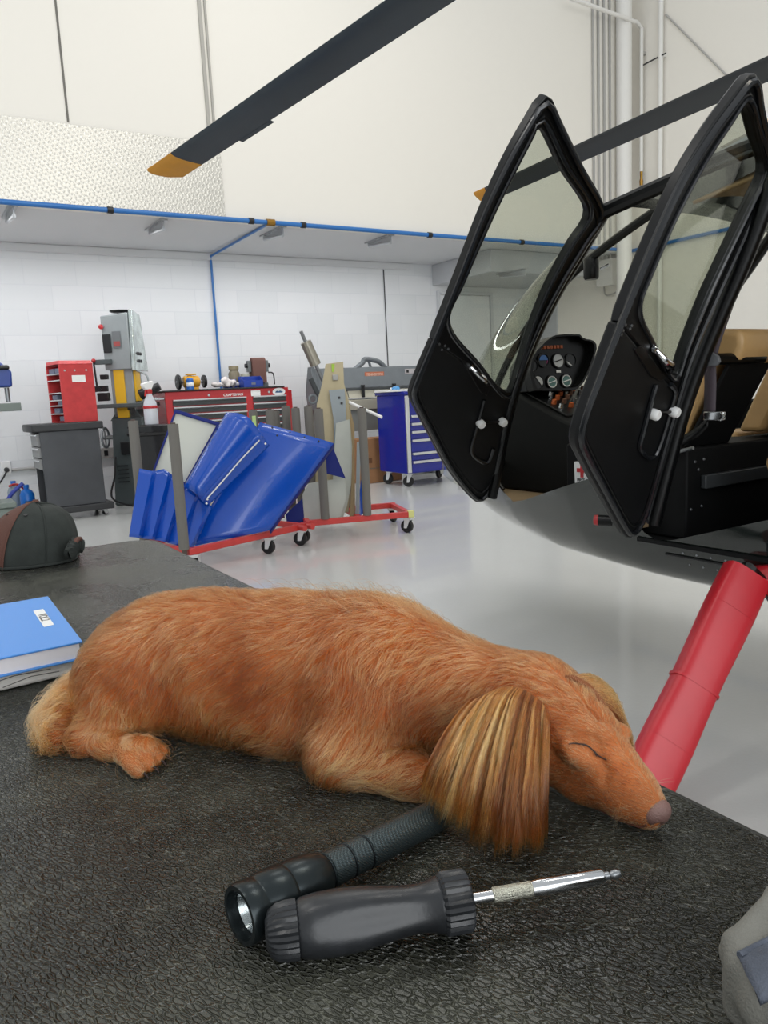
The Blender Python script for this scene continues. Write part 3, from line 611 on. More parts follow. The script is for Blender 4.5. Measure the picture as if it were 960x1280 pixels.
MB().box2((xb0-.05, 8.36, 1.246), (xb0+.14, 8.95, 1.258)).box2((xb0-.05, 8.36, 1.258), (xb0-.04, 8.95, 1.272)).box2((xb0+.13, 8.36, 1.258), (xb0+.14, 8.95, 1.272)).build('tray_body', m_white, tr, bevel=.002)
bt = thing('bottle', 'small light blue bottle lying on the white tray', 'bottle', (xb0+.045, 8.6, 1.259))
MB().lathe([(0, 0), (.025, 0), (.028, .004), (.028, .1), (.012, .125), (.012, .14), (0, .14)], (xb0+.045, 8.5, 1.287), (0, 1, 0), 16).build('bottle_body', mat('light_blue', '5BA3DE', .3), bt)
MB().lathe([(0, 0), (.015, 0), (.015, .03), (0, .03)], (xb0+.045, 8.641, 1.287), (0, 1, 0), 12).build('bottle_cap', m_white, bt)
# ---- grey sheet metal brake
m_brk = mat('brake_grey', '6A6F72', .4, mottle=.08); m_cream = mat('finger_cream', 'B9B5A4', .45, .3)
bx0, bx1, yk = 4.9, 6.85, 9.55
bk = thing('sheet_metal_brake', 'long grey sheet metal folding brake behind the blue cabinet', 'brake', ((bx0+bx1)/2, yk+.2, 0))
tz = 1.615
MB().prism([(bx0, yk, 1.29), (bx0, yk-.04, 1.33), (bx0, yk+.06, tz), (bx0, yk+.12, tz), (bx0, yk+.2, 1.35), (bx0, yk+.15, 1.29)], (bx1-bx0, 0, 0)).build('upper_beam', m_brk, bk, bevel=.006)
MB().prism([(bx0, yk-.03, .72), (bx0, yk-.03, 1.17), (bx0, yk+.3, 1.17), (bx0, yk+.3, .72)], (bx1-bx0, 0, 0)).build('bed_beam', mat('bed_grey', '7D807C', .45), bk, bevel=.006)
MB().box2((bx0+.02, yk-.08, 1.02), (bx1-.02, yk-.031, 1.16)).build('folding_leaf', m_cream, bk, bevel=.004)
x = bx0+.03
while x < bx1-.2:
    wd_ = .22 if (int(x*10) % 2) else .16
    fg = MB().prism([(x, yk-.06, 1.185), (x, yk+.04, 1.185), (x, yk+.04, 1.288), (x, yk-.01, 1.288)], (wd_-.012, 0, 0)).build('clamp_finger', m_cream, bk, bevel=.003)
    x += wd_
for px in (451, 490):
    p = at_y(px, 480, yk); MB().box((p[0], yk-.055, 1.27), (.035, .03, .15)).lathe([(0, 0), (.03, 0), (.03, .02), (0, .02)], (p[0], yk-.055, 1.345), (0, 0, 1), 12).build('clamp_bolt', m_blk, bk)
for x in (bx0, bx1-.12):
    MB().prism([(x, yk-.1, 0), (x, yk+.5, 0), (x, yk+.42, .72), (x, yk-.02, .72)], (.1, 0, 0)).build('end_stand', m_brk, bk, bevel=.01)
for x in (bx0-.06, bx1):
    MB().prism([(x, yk-.12, 1.1), (x, yk-.16, 1.2), (x, yk-.02, 1.44), (x, yk+.03, 1.64), (x, yk+.13, 1.64), (x, yk+.25, 1.3), (x, yk+.2, 1.05), (x, yk-.05, 1.03)], (.06, 0, 0)).build('end_plate', m_brk, bk, bevel=.008)
a = at_y(443, 458, yk+.08); c = at_y(483, 457, yk+.08); t_ = at_y(459, 446.5, yk+.08)
MB().tube(spline([(a[0], yk+.09, tz-.03), (a[0]+.14, yk+.09, tz+.06), (t_[0]-.04, yk+.09, t_[2]-.03), (t_[0]+.06, yk+.09, t_[2]-.035), (t_[0]+.2, yk+.09, t_[2]-.07), (c[0], yk+.09, tz-.03)], 6), .036, 10).tube([(t_[0]+.02, yk+.09, t_[2]-.03), (t_[0]+.06, yk+.09, tz-.02)], .02, 8).build('lifting_arch', m_brk, bk)
p0 = at_y(455.5, 467, yk+.03); p1 = at_y(479, 461, yk+.03)
pb = MB(); ang_n = nrm((0, -.285, .1)); N = np.array([0, -.285, -.1]); N = nrm(np.cross((1, 0, 0), (0, .1, .285)))
sz = 1.505; yo = yk-.04+.1*(sz-1.33)/.285
lp = MB().box((p0[0]*.5+p1[0]*.5, yo-.004, sz), (p1[0]-p0[0], .006, .075), M=None).build('name_plate', mat('plate_orange', 'C9714C', .5), bk)
text('lettering', 'TENNSMITH', mat('plate_cream', 'E3C9B6', .6), ((p0[0]+p1[0])/2, yo-.0075, sz), (1, 0, 0), (0, 0, 1), (p1[0]-p0[0])*.86, lp)
p = at_y(514, 464, yk); pl2 = MB().box((p[0], yo-.004, sz+.03), (.2, .006, .07)).build('rating_plate', mat('plate_pale', 'B9B4B4', .5), bk)
MB().box((p[0]-.055, yo-.008, sz+.03), (.04, .002, .04)).build('plate_mark', m_blk, pl2)
# counterweight arm of the brake
a = at_y(376, 414, yk-.12); b = at_y(404, 477, yk-.12); d = b-a; f = lambda t: a+d*t
cw = MB().tube([a, b], .024, 10).build('counterweight_arm', m_steelg, bk)
MB().tube([f(.2), f(.2)+d*.008, f(.66), f(.668)], [.055, .075, .075, .055], 24).build('counterweight', mat('weight_nickel', 'A7A295', .3, .8), cw)
a2 = at_y(388, 473, yk-.12); b2 = at_y(397, 492, yk-.12)
MB().tube([a2, b2], .035, 10).build('leaf_handle', mat('dark_iron', '3C4042', .5), bk)
MB().tube([tuple(at_y(391, 499, yk-.12)+np.array([.055*math.cos(t), 0, .055*math.sin(t)])) for t in np.linspace(0, 2*PI, 16, endpoint=False)], .018, 8, closed=True).build('pivot_ring', m_brk, bk)
# carton below the brake
p = at_y(456, 598, 9.15); q = at_y(500, 545, 9.15)
cb = thing('carton', 'brown cardboard carton on the floor between the rack and the blue cabinet', 'box', (p[0]+.3, 9.3, 0))
MB().box2((p[0]-.05, 9.15, .001), (p[0]+.62, 9.48, q[2])).build('carton_body', mat('carton_brown', '9A6F4B', .75, mottle=.08), cb, bevel=.006)
MB().box2((p[0]+.05, 9.1445, q[2]-.34), (p[0]+.13, 9.1495, q[2]-.27)).build('carton_label', mat('carton_mark', '6E4A30', .8), cb)
MB().box2((p[0]-.05, 9.146, q[2]-.42), (p[0]+.62, 9.149, q[2]-.412)).build('flap_seam', m_dark, cb)
# ---- far left: drill press edge, outlet, jugs, machine base
dx = at_y(10, 509, 9.7)
dp_ = thing('drill_press', 'blue headed drill press cut by the left edge of the picture', 'drill press', (dx[0]-.22, 9.75, 0))
zt = dx[2]; m_green = mat('table_green_grey', '707A74', .45)
MB().box2((dx[0]-.4, 9.55, zt-.045), (dx[0]+.12, 9.95, zt+.045)).build('work_table', m_green, dp_, bevel=.008)
MB().lathe([(0, 0), (.2, 0), (.2, .05), (.05, .08), (.045, .1), (.045, 2.0), (0, 2.0)], (dx[0]-.24, 9.75, 0), (0, 0, 1), 24).build('column', m_steelg, dp_)
h0 = at_y(-12, 470, 9.7)
MB().prism([(h0[0]-.2, 9.6, h0[2]-.13), (h0[0]+.2, 9.6, h0[2]-.13), (h0[0]+.21, 9.6, h0[2]+.04), (h0[0]+.1, 9.6, h0[2]+.15), (h0[0]-.2, 9.6, h0[2]+.15)], (0, .3, 0)).build('head', mat('press_blue', '24408C', .35), dp_, bevel=.02)
MB().box2((h0[0]-.05, 9.57, h0[2]+.06), (h0[0]+.19, 9.92, h0[2]+.11)).build('belt_cover', m_blk, dp_, bevel=.02)
MB().tube([(dx[0]+.01, 9.7, zt+.06), (dx[0]+.01, 9.7, h0[2]-.12)], .025, 12).build('spindle', m_steelg, dp_)
MB().tube([(dx[0]+.01, 9.7, zt+.3), (dx[0]+.01, 9.7, h0[2]-.1)], .05, 12).build('quill', m_yel, dp_)
MB().tube([(dx[0]+.01, 9.7, zt+.18), (dx[0]+.01, 9.7, zt+.29)], [.02, .035], 12).build('chuck', m_white, dp_)
p = at_y(7.5, 585, YB); ot = thing('wall_outlet', 'white wall outlet with a black plug low on the block wall at the left', 'outlet', (p[0], YB-.01, p[2]))
MB().box((p[0], YB-.012, p[2]), (.11, .022, .17)).build('cover_plate', m_white, ot, bevel=.006)
MB().lathe([(0, 0), (.03, 0), (.03, .05), (.015, .08), (0, .08)], (p[0], YB-.025, p[2]-.02), (0, -1, 0), 14).build('plug', m_blk, ot)
MB().tube(spline([(p[0], YB-.09, p[2]-.02), (p[0]-.06, YB-.1, p[2]-.12), (p[0]-.2, YB-.1, p[2]-.3), (p[0]-.3, YB-.1, p[2]-.45)], 6), .011, 8).build('cord', m_blk, ot)
a = at_y(12, 589, YB); b = at_y(36, 585, YB)
MB().tube([(p[0]+.06, YB-.02, p[2]-.03), (2.0, YB-.02, p[2]-.03)], .02, 10).build('conduit', m_gp, label='grey horizontal conduit between the wall outlet and the charcoal cart', cat='conduit')
m_jug = mat('jug_blue', '1F74D2', .35)
for px, py, h, r, lb in ((36, 637, .38, .075, 'blue plastic jug with a dark label beside the charcoal cart'), (21, 640, .42, .07, 'blue jug with a red handle leaning behind the blue labelled jug')):
    q = at_y(px, py, 9.75 if px > 30 else 9.95); q[2] = 0
    y_ = 9.75 if px > 30 else 9.95
    jg = thing('jug', lb, 'jug', (q[0], y_, 0))
    MB().lathe([(0, 0), (r, 0), (r*1.08, .01), (r*1.08, h*.72), (r*.8, h*.84), (r*.35, h*.9), (r*.35, h*.95), (0, h*.95)], (q[0], y_, .001), (0, 0, 1), 20).build('jug_body', m_jug if px > 30 else mat('jug_pale', '8F9CA8', .35), jg)
    MB().lathe([(0, 0), (r*.42, 0), (r*.42, h*.1), (0, h*.1)], (q[0], y_, h*.93), (0, 0, 1), 14).build('cap', m_jug, jg)
    if px > 30: MB().box((q[0]-.0, y_-r*1.08-.003, h*.48), (r*1.0, .012, .05)).build('label', m_blk, jg)
    else: MB().tube(spline([(q[0]-.05, y_-.04, h*.9), (q[0]+.02, y_-.09, h*.95), (q[0]+.1, y_-.08, h*.8)], 5), .014, 8).build('handle', m_red, jg)
hs = [tuple(at_y(x, y, 9.6)) for x, y in ((29, 604), (22, 610), (14, 618), (6, 632), (2, 640))]
MB().tube(spline(hs, 5), .022, 10).build('hose', mat('hose_blue', '2C3D9A', .4), label='dark blue hose drooping at the lower left behind the cap', cat='hose')
q = at_y(10, 628, 9.1)
mb_ = thing('machine_base', 'grey green machine base on the floor, cut by the left edge behind the cap', 'machine base', (q[0]-.25, 9.35, 0))
MB().box2((q[0]-.6, 9.1, .0), (q[0]+.06, 9.5, q[2]-.06)).build('base_box', m_green, mb_, bevel=.02)
MB().box2((q[0]-.62, 9.08, q[2]-.06), (q[0]+.08, 9.52, q[2])).build('base_plate', m_green, mb_, bevel=.01)
# ================================================================== wheeled panel racks and the sheet metal parts stored in them
m_foam = mat('grey_foam', '6F6C67', .85, bump=.3, scale=120); m_rrail = mat('rail_red', 'C23A36', .4, mottle=.12, mscale=9)
def rack(name, label, A, B, depth, posts, casters, ext):
    A = np.array([A[0], A[1], 0.]); B = np.array([B[0], B[1], 0.]); u = nrm(B-A); nn = np.array([-u[1], u[0], 0]); ang = math.atan2(u[1], u[0]); Ln = np.linalg.norm(B-A)
    t = thing(name, label, 'rack', (A+B)/2+nn*depth/2)
    z = .165
    for k, off in enumerate((0, depth)): MB().box((A+B)/2+nn*off+[0, 0, z], (Ln, .045, .05), ang).build('base_rail', m_rrail, t, bevel=.004)
    for s in (.03, .5, .97): MB().box(A+u*Ln*s+nn*depth/2+[0, 0, z], (.045, depth-.046, .045), ang).build('cross_rail', m_rrail, t, bevel=.004)
    for (px, py, row) in posts:
        off = depth*row; N = nn; P = A+nn*off
        q = on_plane(px, py, P, N); base = np.array([q[0], q[1], 0])
        if row not in (0, 1): MB().box(base+[0, 0, z-.03], (.05, .05, .02), ang).build('post_socket', m_rrail, t)
        ps = MB().lathe([(.02, 0), (.036, 0), (.038, .01), (.038, q[2]-.2), (.036, q[2]-.19), (.02, q[2]-.19)], base+[0, 0, .19], (0, 0, 1), 16).build('post', m_foam, t)
        MB().tube([base+[0, 0, .14], base+[0, 0, q[2]+.01]], .019, 10).build('post_tube', mat('tube_rust', '5A4A44', .6) if 'tube_rust' not in bpy.data.materials else bpy.data.materials['tube_rust'], ps)
    for (sx, off, a) in casters:
        p = A+u*Ln*sx+nn*depth*off; caster(t, p[0], p[1], .058, a, .139, .04)
    for s in ext:
        e = A+u*Ln*s+[0, 0, z]; MB().tube([e+nn*.05, e-nn*.09], .026, 12).build('socket_tube', m_rrail, t)
    return t
rack('panel_rack', 'red wheeled rack with grey foam posts holding the blue panels', (1.66, 5.46), (2.80, 5.82), .62,
     [(216, 530, 0), (166, 526, 1), (316, 513, 1.0), (337, 512, .8), (344, 514, 1), (357, 508, .85), (369, 510, .6)], [(.66, 0, 2.2), (.97, .02, 2.4), (.05, 0, 1.), (.05, 1, 1.), (.97, 1, .6)], (.92, .995))
rk2 = rack('panel_rack', 'red wheeled rack with grey foam posts holding the pale sheet metal', (2.84, 5.92), (3.76, 5.62), .62,
     [(398, 511, 0), (452, 510, 0), (385, 508, .6), (413, 512, .9), (430, 509, .95)], [(.0, .0, 2.2), (.96, 0, 2.0), (.05, 1, 1.), (.97, 1, .6)], (.02,))
MB().box((3.74, 5.625, .168), (.05, .052, .056), -.32).build('end_tape', mat('tape_yellow', 'D6D58A', .6), rk2)
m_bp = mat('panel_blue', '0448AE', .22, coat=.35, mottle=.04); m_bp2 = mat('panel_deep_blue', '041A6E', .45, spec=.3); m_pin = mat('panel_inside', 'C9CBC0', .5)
m_pw = mat('panel_pale', 'B4B7AE', .45, mottle=.06, mscale=5); m_pk = mat('panel_khaki', 'B3A684', .5, mottle=.06); m_pg = mat('panel_grey', '8E9699', .45)
def quadgrid(top, bot, P, N, n, prof=None, m=14):
    """sheet between two image polylines on the plane (P, N); prof(u, v) lifts it along -N"""
    N = nrm(N); T = resample([on_plane(x, y, P, N) for x, y in top], n, False); Bt = resample([on_plane(x, y, P, N) for x, y in bot], n, False)
    rows = []
    for j in range(m):
        v = j/(m-1); row = T*(1-v)+Bt*v
        rows.append([row[i]+N*(prof(i/(n-1), v) if prof else 0) for i in range(n)])
    return MB().loft(rows, caps=False, openring=True)
NP = np.array([-.28, -.93, .22])
P1 = np.array([2.2, 5.72, .5])
pn = thing('body_panel', 'large flat blue painted body panel leaning across the red rack', 'panel', at_z(285, 681, .2))
quadgrid([(325, 528), (417, 554)], [(233, 685), (337, 663)], P1, NP, 16, lambda u, v: .05*math.sin(PI*u)*(.4+.6*v)).build('sheet', m_bp, pn, solid=.006)
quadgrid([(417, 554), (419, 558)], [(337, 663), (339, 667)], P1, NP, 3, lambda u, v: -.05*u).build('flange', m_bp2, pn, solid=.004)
for px, py in ((340, 535), (346, 545), (362, 541), (380, 547), (398, 552), (300, 672), (270, 678)):
    q = on_plane(px, py, P1, NP)+nrm(NP)*.02; MB().lathe([(0, 0), (.008, 0), (.006, .003), (0, .003)], q, NP, 8).build('fastener_hole', m_blk, pn)
MB().box(on_plane(318, 530, P1, NP)+nrm(NP)*.0, (.03, .004, .13), M=np.eye(3)).build('tape_tag', mat('tag_lime', 'BFD98B', .6), pn)
P2 = P1+np.array([-.03, -.16, .0])
cw_ = thing('engine_cowl', 'curved glossy blue cowl piece resting on the large flat blue panel', 'cowl', at_z(262, 640, .4))
quadgrid([(283, 516), (296, 519), (309, 525), (323, 541), (337, 557)], [(229, 609), (238, 614), (246, 620), (252, 627), (259, 633)], P2, NP, 25,
         lambda u, v: .11*math.sin(PI*u**.8)**1.0+(.012 if .72 < u < .8 else 0)-.0).build('shell', m_bp, cw_, solid=.005)
sl = [on_plane(x, y, P2, NP)+nrm(NP)*.095 for x, y in ((323, 553), (300, 577), (277, 604), (259, 624))]
MB().tube(spline(sl, 4), .006, 8).build('hinge_strip', m_alu, cw_)
for px, py in ((331, 556), (259, 625), (258, 630)): MB().lathe([(0, 0), (.009, 0), (.007, .006), (0, .006)], on_plane(px, py, P2, NP)+nrm(NP)*.05, NP, 8).build('rivet', m_white, cw_)
P3 = P1+np.array([.0, .06, 0])
wl = thing('access_panel', 'blue edged panel showing its pale unpainted inside, left in the red rack', 'panel', at_z(200, 610, .5))
qd = [(219, 512), (275, 529), (231, 608), (189, 594)]; oq = np.array([on_plane(x, y, P3, NP) for x, y in qd]); ctr = oq.mean(0); iq = ctr+(oq-ctr)*.9
MB().prism(list(iq), nrm(NP)*-.006).build('inner_face', m_pin, wl)
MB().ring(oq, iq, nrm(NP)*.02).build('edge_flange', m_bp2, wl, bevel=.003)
P4 = P1+np.array([-.12, -.1, 0])
lv_ = thing('louvre_panel', 'blue panel with deep vertical folds at the left end of the red rack', 'panel', at_z(195, 680, .3))
def fold(u, v):
    t = (u*5) % 1; return .07*(t if t < .75 else (1-t)*3)*(.5+.5*v)-.02
quadgrid([(174, 585), (190, 589), (205, 586), (232, 606), (266, 634)], [(161, 671), (185, 674), (200, 676), (222, 682), (241, 687)], P4, NP, 61, fold).build('sheet', m_bp, lv_, solid=.004, angle=25)
NQ = np.array([-.45, -.88, .12])
def flat(name, label, poly, P, N, m, th=.006, bulge=0., kind='panel'):
    Q = [on_plane(x, y, P, N) for x, y in poly]; b = np.array(Q); lo = b[b[:, 2].argmin()]
    t = thing(name, label, kind, lo)
    MB().prism(Q, -nrm(N)*th).build('sheet', m, t, bevel=.002)
    return t, Q
Q0 = np.array([3.2, 6.15, .6])
flat('panel_sheet', 'tall khaki sheet panel with a green tape mark standing in the right rack', [(407, 455), (429, 452), (430, 479), (438, 508), (441, 556), (436, 640), (412, 645), (395, 640), (394, 545), (396, 505), (403, 478)], Q0, NQ, m_pk)
tt, qq = flat('patch_plate', 'bluish grey rectangular plate in front of the tall khaki panel', [(411, 488), (431, 486), (433, 523), (426, 640), (419, 640), (417, 525)], Q0-np.array([.0, .04, 0]), NQ, m_pg, .004)
for px, py in ((424, 497), (427, 504)): MB().lathe([(0, 0), (.012, 0), (.01, .004), (0, .004)], on_plane(px, py, Q0-np.array([0, .045, 0]), NQ), NQ, 8).build('hole', m_blk, tt)
MB().box(on_plane(416.5, 460, Q0, NQ)+nrm(NQ)*.004, (.03, .003, .07)).build('tape_mark', mat('tag_green', 'A5C84A', .6), [o for o in bpy.data.objects if o.name == 'panel_sheet'][0])
MB().box(on_plane(419, 472, Q0, NQ)+nrm(NQ)*.012, (.05, .02, .05)).build('bracket_tab', m_gp, bpy.data.objects['panel_sheet'], bevel=.004)
flat('panel_sheet', 'pale grey curved edge sheet standing in front of the khaki panel', [(420, 529), (437, 524), (440, 556), (440, 600), (434, 632), (427, 652), (413, 654), (416, 600)], Q0-np.array([-.02, .1, 0]), NQ, m_pw)
flat('panel_sheet', 'wide pale sheet low in the right rack below the dark blue corner', [(378, 618), (386, 604), (431, 597), (433, 622), (424, 652), (409, 655), (380, 649)], Q0-np.array([.06, .16, 0]), NQ, m_pw)
flat('panel_sheet', 'narrow tan sheet seen edge on beside the right front post', [(436, 506), (443, 532), (444, 646), (437, 650), (441, 560)], Q0-np.array([-.04, .13, 0]), NQ, mat('panel_tan', '8F7A56', .5))
flat('panel_sheet', 'narrow grey strip sheet standing just left of the right front post', [(446, 553), (451, 551), (449, 646), (444, 649)], Q0-np.array([-.06, .15, 0]), NQ, m_pg)
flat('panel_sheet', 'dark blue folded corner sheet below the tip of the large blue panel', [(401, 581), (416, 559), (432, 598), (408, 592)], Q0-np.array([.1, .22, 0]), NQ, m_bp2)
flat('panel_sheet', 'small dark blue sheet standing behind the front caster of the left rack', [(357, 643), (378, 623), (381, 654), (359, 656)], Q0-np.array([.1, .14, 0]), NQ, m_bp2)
flat('panel_sheet', 'slim blue sheet with a white end at the right front post', [(451, 600), (454, 600), (455, 640), (448, 648), (447, 640)], Q0-np.array([-.1, .12, 0]), NQ, m_bp)
a = at_y(437, 503, 6.1); b = at_y(477, 521.5, 5.75)
MB().tube([a, b], .014, 10).build('white_tube', m_white, label='thin white tube lying slantwise across the top of the right rack', cat='tube')
# ================================================================== black helicopter, nose towards the back wall, port doors open
m_hull = mat('gloss_black_paint', '1D2321', .12, coat=.5, mottle=.08); m_hb = mat('satin_black', '08090A', .34, spec=.35); m_hk = mat('interior_black', '08090A', .65, spec=.22, mottle=.15, mscale=12, bump=.15, scale=260)
m_seal = mat('seal_rubber', '15171A', .24, spec=.6); m_tan = mat('tan_leather', 'C49F6B', .42, mottle=.07, mscale=10, bump=.06, scale=160); m_belt = mat('belt_webbing', '4A4047', .6, bump=.4, scale=500)
m_carpet = mat('tan_carpet', '8E775A', .95, bump=.6, scale=420); m_door = mat('door_lining', '0E0F10', .5, spec=.28, mottle=.25, mscale=9, bump=.12, scale=300)
m_gls = glass_mat('cabin_glass', (.80, .82, .775, 1), 1.); m_ws = glass_mat('windshield_glass', (.79, .80, .73, 1), 1.)
HX = 2.85
hl = thing('helicopter', 'black helicopter with two open doors and tan seats, standing beside the workbench', 'helicopter', (HX, 1.5, 0))
H = lambda mb, nm, m, **k: mb.build(nm, m, hl, **k)
ip = lambda y, tab: float(np.interp(y, [t[0] for t in tab], [t[1] for t in tab]))
W_ = [(-.6, .42), (0, .52), (.7, .62), (1.3, .65), (2.2, .655), (2.66, .615), (3.0, .53), (3.25, .40), (3.42, .25), (3.52, .1), (3.56, .02)]
B_t = [(-.6, .62), (0, .52), (.7, .45), (1.3, .425), (2.0, .43), (2.5, .46), (2.9, .53), (3.2, .62), (3.42, .72), (3.52, .8), (3.56, .87)]
S_t = [(-.6, 1.2), (.9, 1.0), (1.15, .87), (1.40, .79), (1.74, .68), (1.82, .67), (1.87, .70), (1.93, .90), (2.02, .90), (2.10, .875), (2.5, .755), (2.60, .735), (2.66, .79), (2.8, .88), (3.56, .9)]
def hull_sec(y, n=41):
    w_, b_, t_ = ip(y, W_), ip(y, B_t), ip(y, S_t); zr = max(1.0, t_); a0 = math.asin(min(1, ((zr-t_)/(zr-b_))**(2.1/2))); r_ = []
    for a in np.linspace(a0, PI-a0, n):
        c, s_ = math.cos(a), math.sin(a); r_.append(np.array([HX-w_*math.copysign(abs(c)**(2/3.0), c), y, zr-(zr-b_)*abs(s_)**(2/2.1)]))
    return r_
rings = [hull_sec(y) for y in np.r_[np.linspace(-.6, 1.6, 24), np.linspace(1.64, 2.72, 55), np.linspace(2.76, 3.56, 30)]]
hull = MB().loft(rings, caps=False, openring=True); H(hull, 'fuselage', m_hull, angle=60)
# engine section behind the cabin
rr = []
for y, w_, z0, z1 in ((.78, .62, .5, 1.98), (.3, .6, .5, 1.95), (-.2, .5, .55, 1.8), (-.6, .36, .64, 1.5), (-.75, .2, .8, 1.3)):
    rr.append([(HX+w_*math.copysign(abs(math.cos(a))**.5, math.cos(a)), y, (z0+z1)/2+(z1-z0)/2*math.copysign(abs(math.sin(a))**.5, math.sin(a))) for a in np.linspace(0, 2*PI, 36, endpoint=False)])
H(MB().loft(rr), 'engine_cowling', m_hull, angle=50)
# hull seam and rivets
def hull_pt(y, a):
    w_, b_ = ip(y, W_), ip(y, B_t); c, s_ = math.cos(a), math.sin(a); return np.array([HX-w_*abs(c)**(2/3.0), y, 1-(1-b_)*abs(s_)**(2/2.1)])
sm = [hull_pt(y, .72)+np.array([-.002, 0, 0]) for y in np.linspace(1.0, 1.8, 14)]
H(MB().tube(sm, .005, 6), 'hull_seam', m_hb)
rv = MB()
for y in np.linspace(1.05, 1.72, 13):
    for a_ in (.62, .68, .8): rv.lathe([(0, 0), (.004, 0), (.003, .002), (0, .002)], hull_pt(y, a_)+np.array([-.001, 0, 0]), (-1, 0, 0), 8)
tag(H(rv, 'rivets', m_steelg), kind='stuff')
# --- roof shell and headliner
def roof(off, w_, m, nm, crown=(.085, .21), y0=2.11, bow=.14):
    rows = []
    for t in np.linspace(0, 1, 16):
        row = []
        for s_ in np.linspace(-1, 1, 31):
            yf = y0+bow*(1-abs(s_)**2.2); y = yf+(.75-yf)*t
            zr = 1.872+.075*min(1, t*1.4); z = zr+(crown[0]+(crown[1]-crown[0])*min(1, t*1.8)**.8)*(1-abs(s_)**2.6)
            row.append((HX+s_*w_, y, z-off))
        rows.append(row)
    return H(MB().loft(rows, caps=False, openring=True), nm, m, solid=.012)
roof(0, .545, m_hull, 'roof_shell'); roof(.05, .52, mat('headliner_tan', '9C8058', .8), 'headliner', (.07, .17), 1.72, .05)
# --- door post paths (port), mirrored to starboard
APX = [(757, 264), (724, 320), (692, 374), (664, 434), (645, 486), (631, 540), (622, 590), (615, 622)]
AX = np.linspace(2.31, 2.245, len(APX)); AP = [at_x(x, y, X) for (x, y), X in zip(APX, AX)]
BPX = [(966, 190), (945, 255), (917, 328), (890, 390), (864, 452), (842, 515), (822, 590), (806, 655)]
BX = np.linspace(2.31, 2.21, len(BPX)); BP = [at_x(x, y, X) for (x, y), X in zip(BPX, BX)]
mir = lambda P: [np.array([2*HX-p[0], p[1], p[2]]) for p in P]
for P, r in ((AP, .022), (mir(AP), .024)): H(MB().tube(spline(P, 5), r, 10), 'windshield_post', m_hb)
BC = [p+np.array([.02, -.022, 0]) for p in BP]
for P in (BC, mir(BC)): H(MB().tube(spline(P, 5), .026, 12), 'door_post', m_hb)
RL = [AP[0]+np.array([0, .01, .0]), np.array([2.325, 1.85, 1.905]), np.array([2.33, 1.5, 1.94]), np.array([2.33, 1.1, 1.945]), np.array([2.33, .75, 1.93])]
for P in (RL, mir(RL)): H(MB().tube(spline(P, 6), .028, 10), 'roof_rail', m_hb)
CP = [at_x(831, 256, HX), at_x(790, 284, HX), at_x(745, 318, HX), at_x(707, 352, HX), np.array([HX, 3.12, 1.53]), np.array([HX, 3.36, 1.25]), np.array([HX, 3.5, .98]), np.array([HX, 3.53, .9])]
H(MB().tube(spline(CP, 5), .02, 10), 'windshield_bow', m_hb)
# --- windshield halves
Am = np.array(resample(spline(AP, 6), 20, False)); Cm = np.array(resample(spline(CP, 6), 20, False))
for sgn in (1, -1):
    rows = []
    for a_, c_ in zip(Am, Cm):
        row = []
        for s_ in np.linspace(0, PI/2, 18):
            x = c_[0]-(c_[0]-a_[0])*math.cos(s_)**.85; y = a_[1]+(c_[1]-a_[1])*math.sin(s_)**.95; z = a_[2]+(c_[2]-a_[2])*(s_/(PI/2))
            row.append((HX+(x-HX)*sgn, y, z))
        rows.append(row)
    H(MB().loft(rows, caps=False, openring=True), 'windshield', m_ws)
cm = H(MB().lathe([(0, 0), (.03, 0), (.036, .01), (.036, .09), (.03, .1), (0, .1)], at_x(743, 335, HX)+np.array([0, .02, -.05]), (0, 0, 1), 18), 'compass', m_hb)
MB().tube([at_x(743, 325, HX), at_x(745, 316, HX)], .012, 8).build('compass_bracket', m_hb, cm)
H(MB().tube([at_x(745, 336, HX)+np.array([.03, 0, 0]), at_x(752, 330, HX)+np.array([.05, 0, 0])], .008, 8), 'temperature_probe', m_chr)
# --- starboard side: closed doors
def sb(ya, yb_, nm):
    P = [(3.475, ya, .68), (3.475, yb_, .68), (3.49, yb_, 1.13), (3.49, ya, 1.13)]
    d = MB().prism(P, (.02, 0, 0)).build(nm, m_hk, hl, bevel=.01)
    return d
sb(2.62, 1.9, 'starboard_front_door'); sb(1.82, .85, 'starboard_rear_door')
H(MB().tube([(3.42, .95, 1.13), (3.42, 1.05, 1.5), (3.38, 1.28, 1.93)], .03, 10), 'starboard_rear_post', m_hb)
# --- cabin floor, bulkheads, console
cy_ = [1.9, 2.3, 2.6, 2.8, 3.0, 3.15]; H(MB().prism([(HX-ip(y, W_)*.9+.03, y, .70) for y in cy_]+[(HX+ip(y, W_)*.9-.03, y, .70) for y in cy_[::-1]], (0, 0, .02)), 'carpet', m_carpet)
H(MB().box2((2.27, .8, .655), (3.43, 1.9, .67)), 'rear_floor', m_hk)
H(MB().box2((2.26, .76, .5), (3.44, .8, 1.92)), 'rear_bulkhead', m_hk)
H(MB().prism([(2.62, 2.35, .721), (2.62, 3.16, .721), (2.62, 3.16, 1.215), (2.62, 2.95, 1.215), (2.62, 2.62, 1.08), (2.62, 2.35, .99)], (.5, 0, 0)), 'console', m_hk, bevel=.015)
cs = H(MB().prism([(2.66, 2.64, 1.09), (2.66, 2.94, 1.213), (2.66, 2.94, 1.225), (2.66, 2.64, 1.102)], (.42, 0, 0)), 'radio_panel', m_hb, bevel=.003)
m_or = mat('switch_orange', 'B65A2A', .4); m_br = mat('switch_brown', '6E4C3A', .5)
k = 0
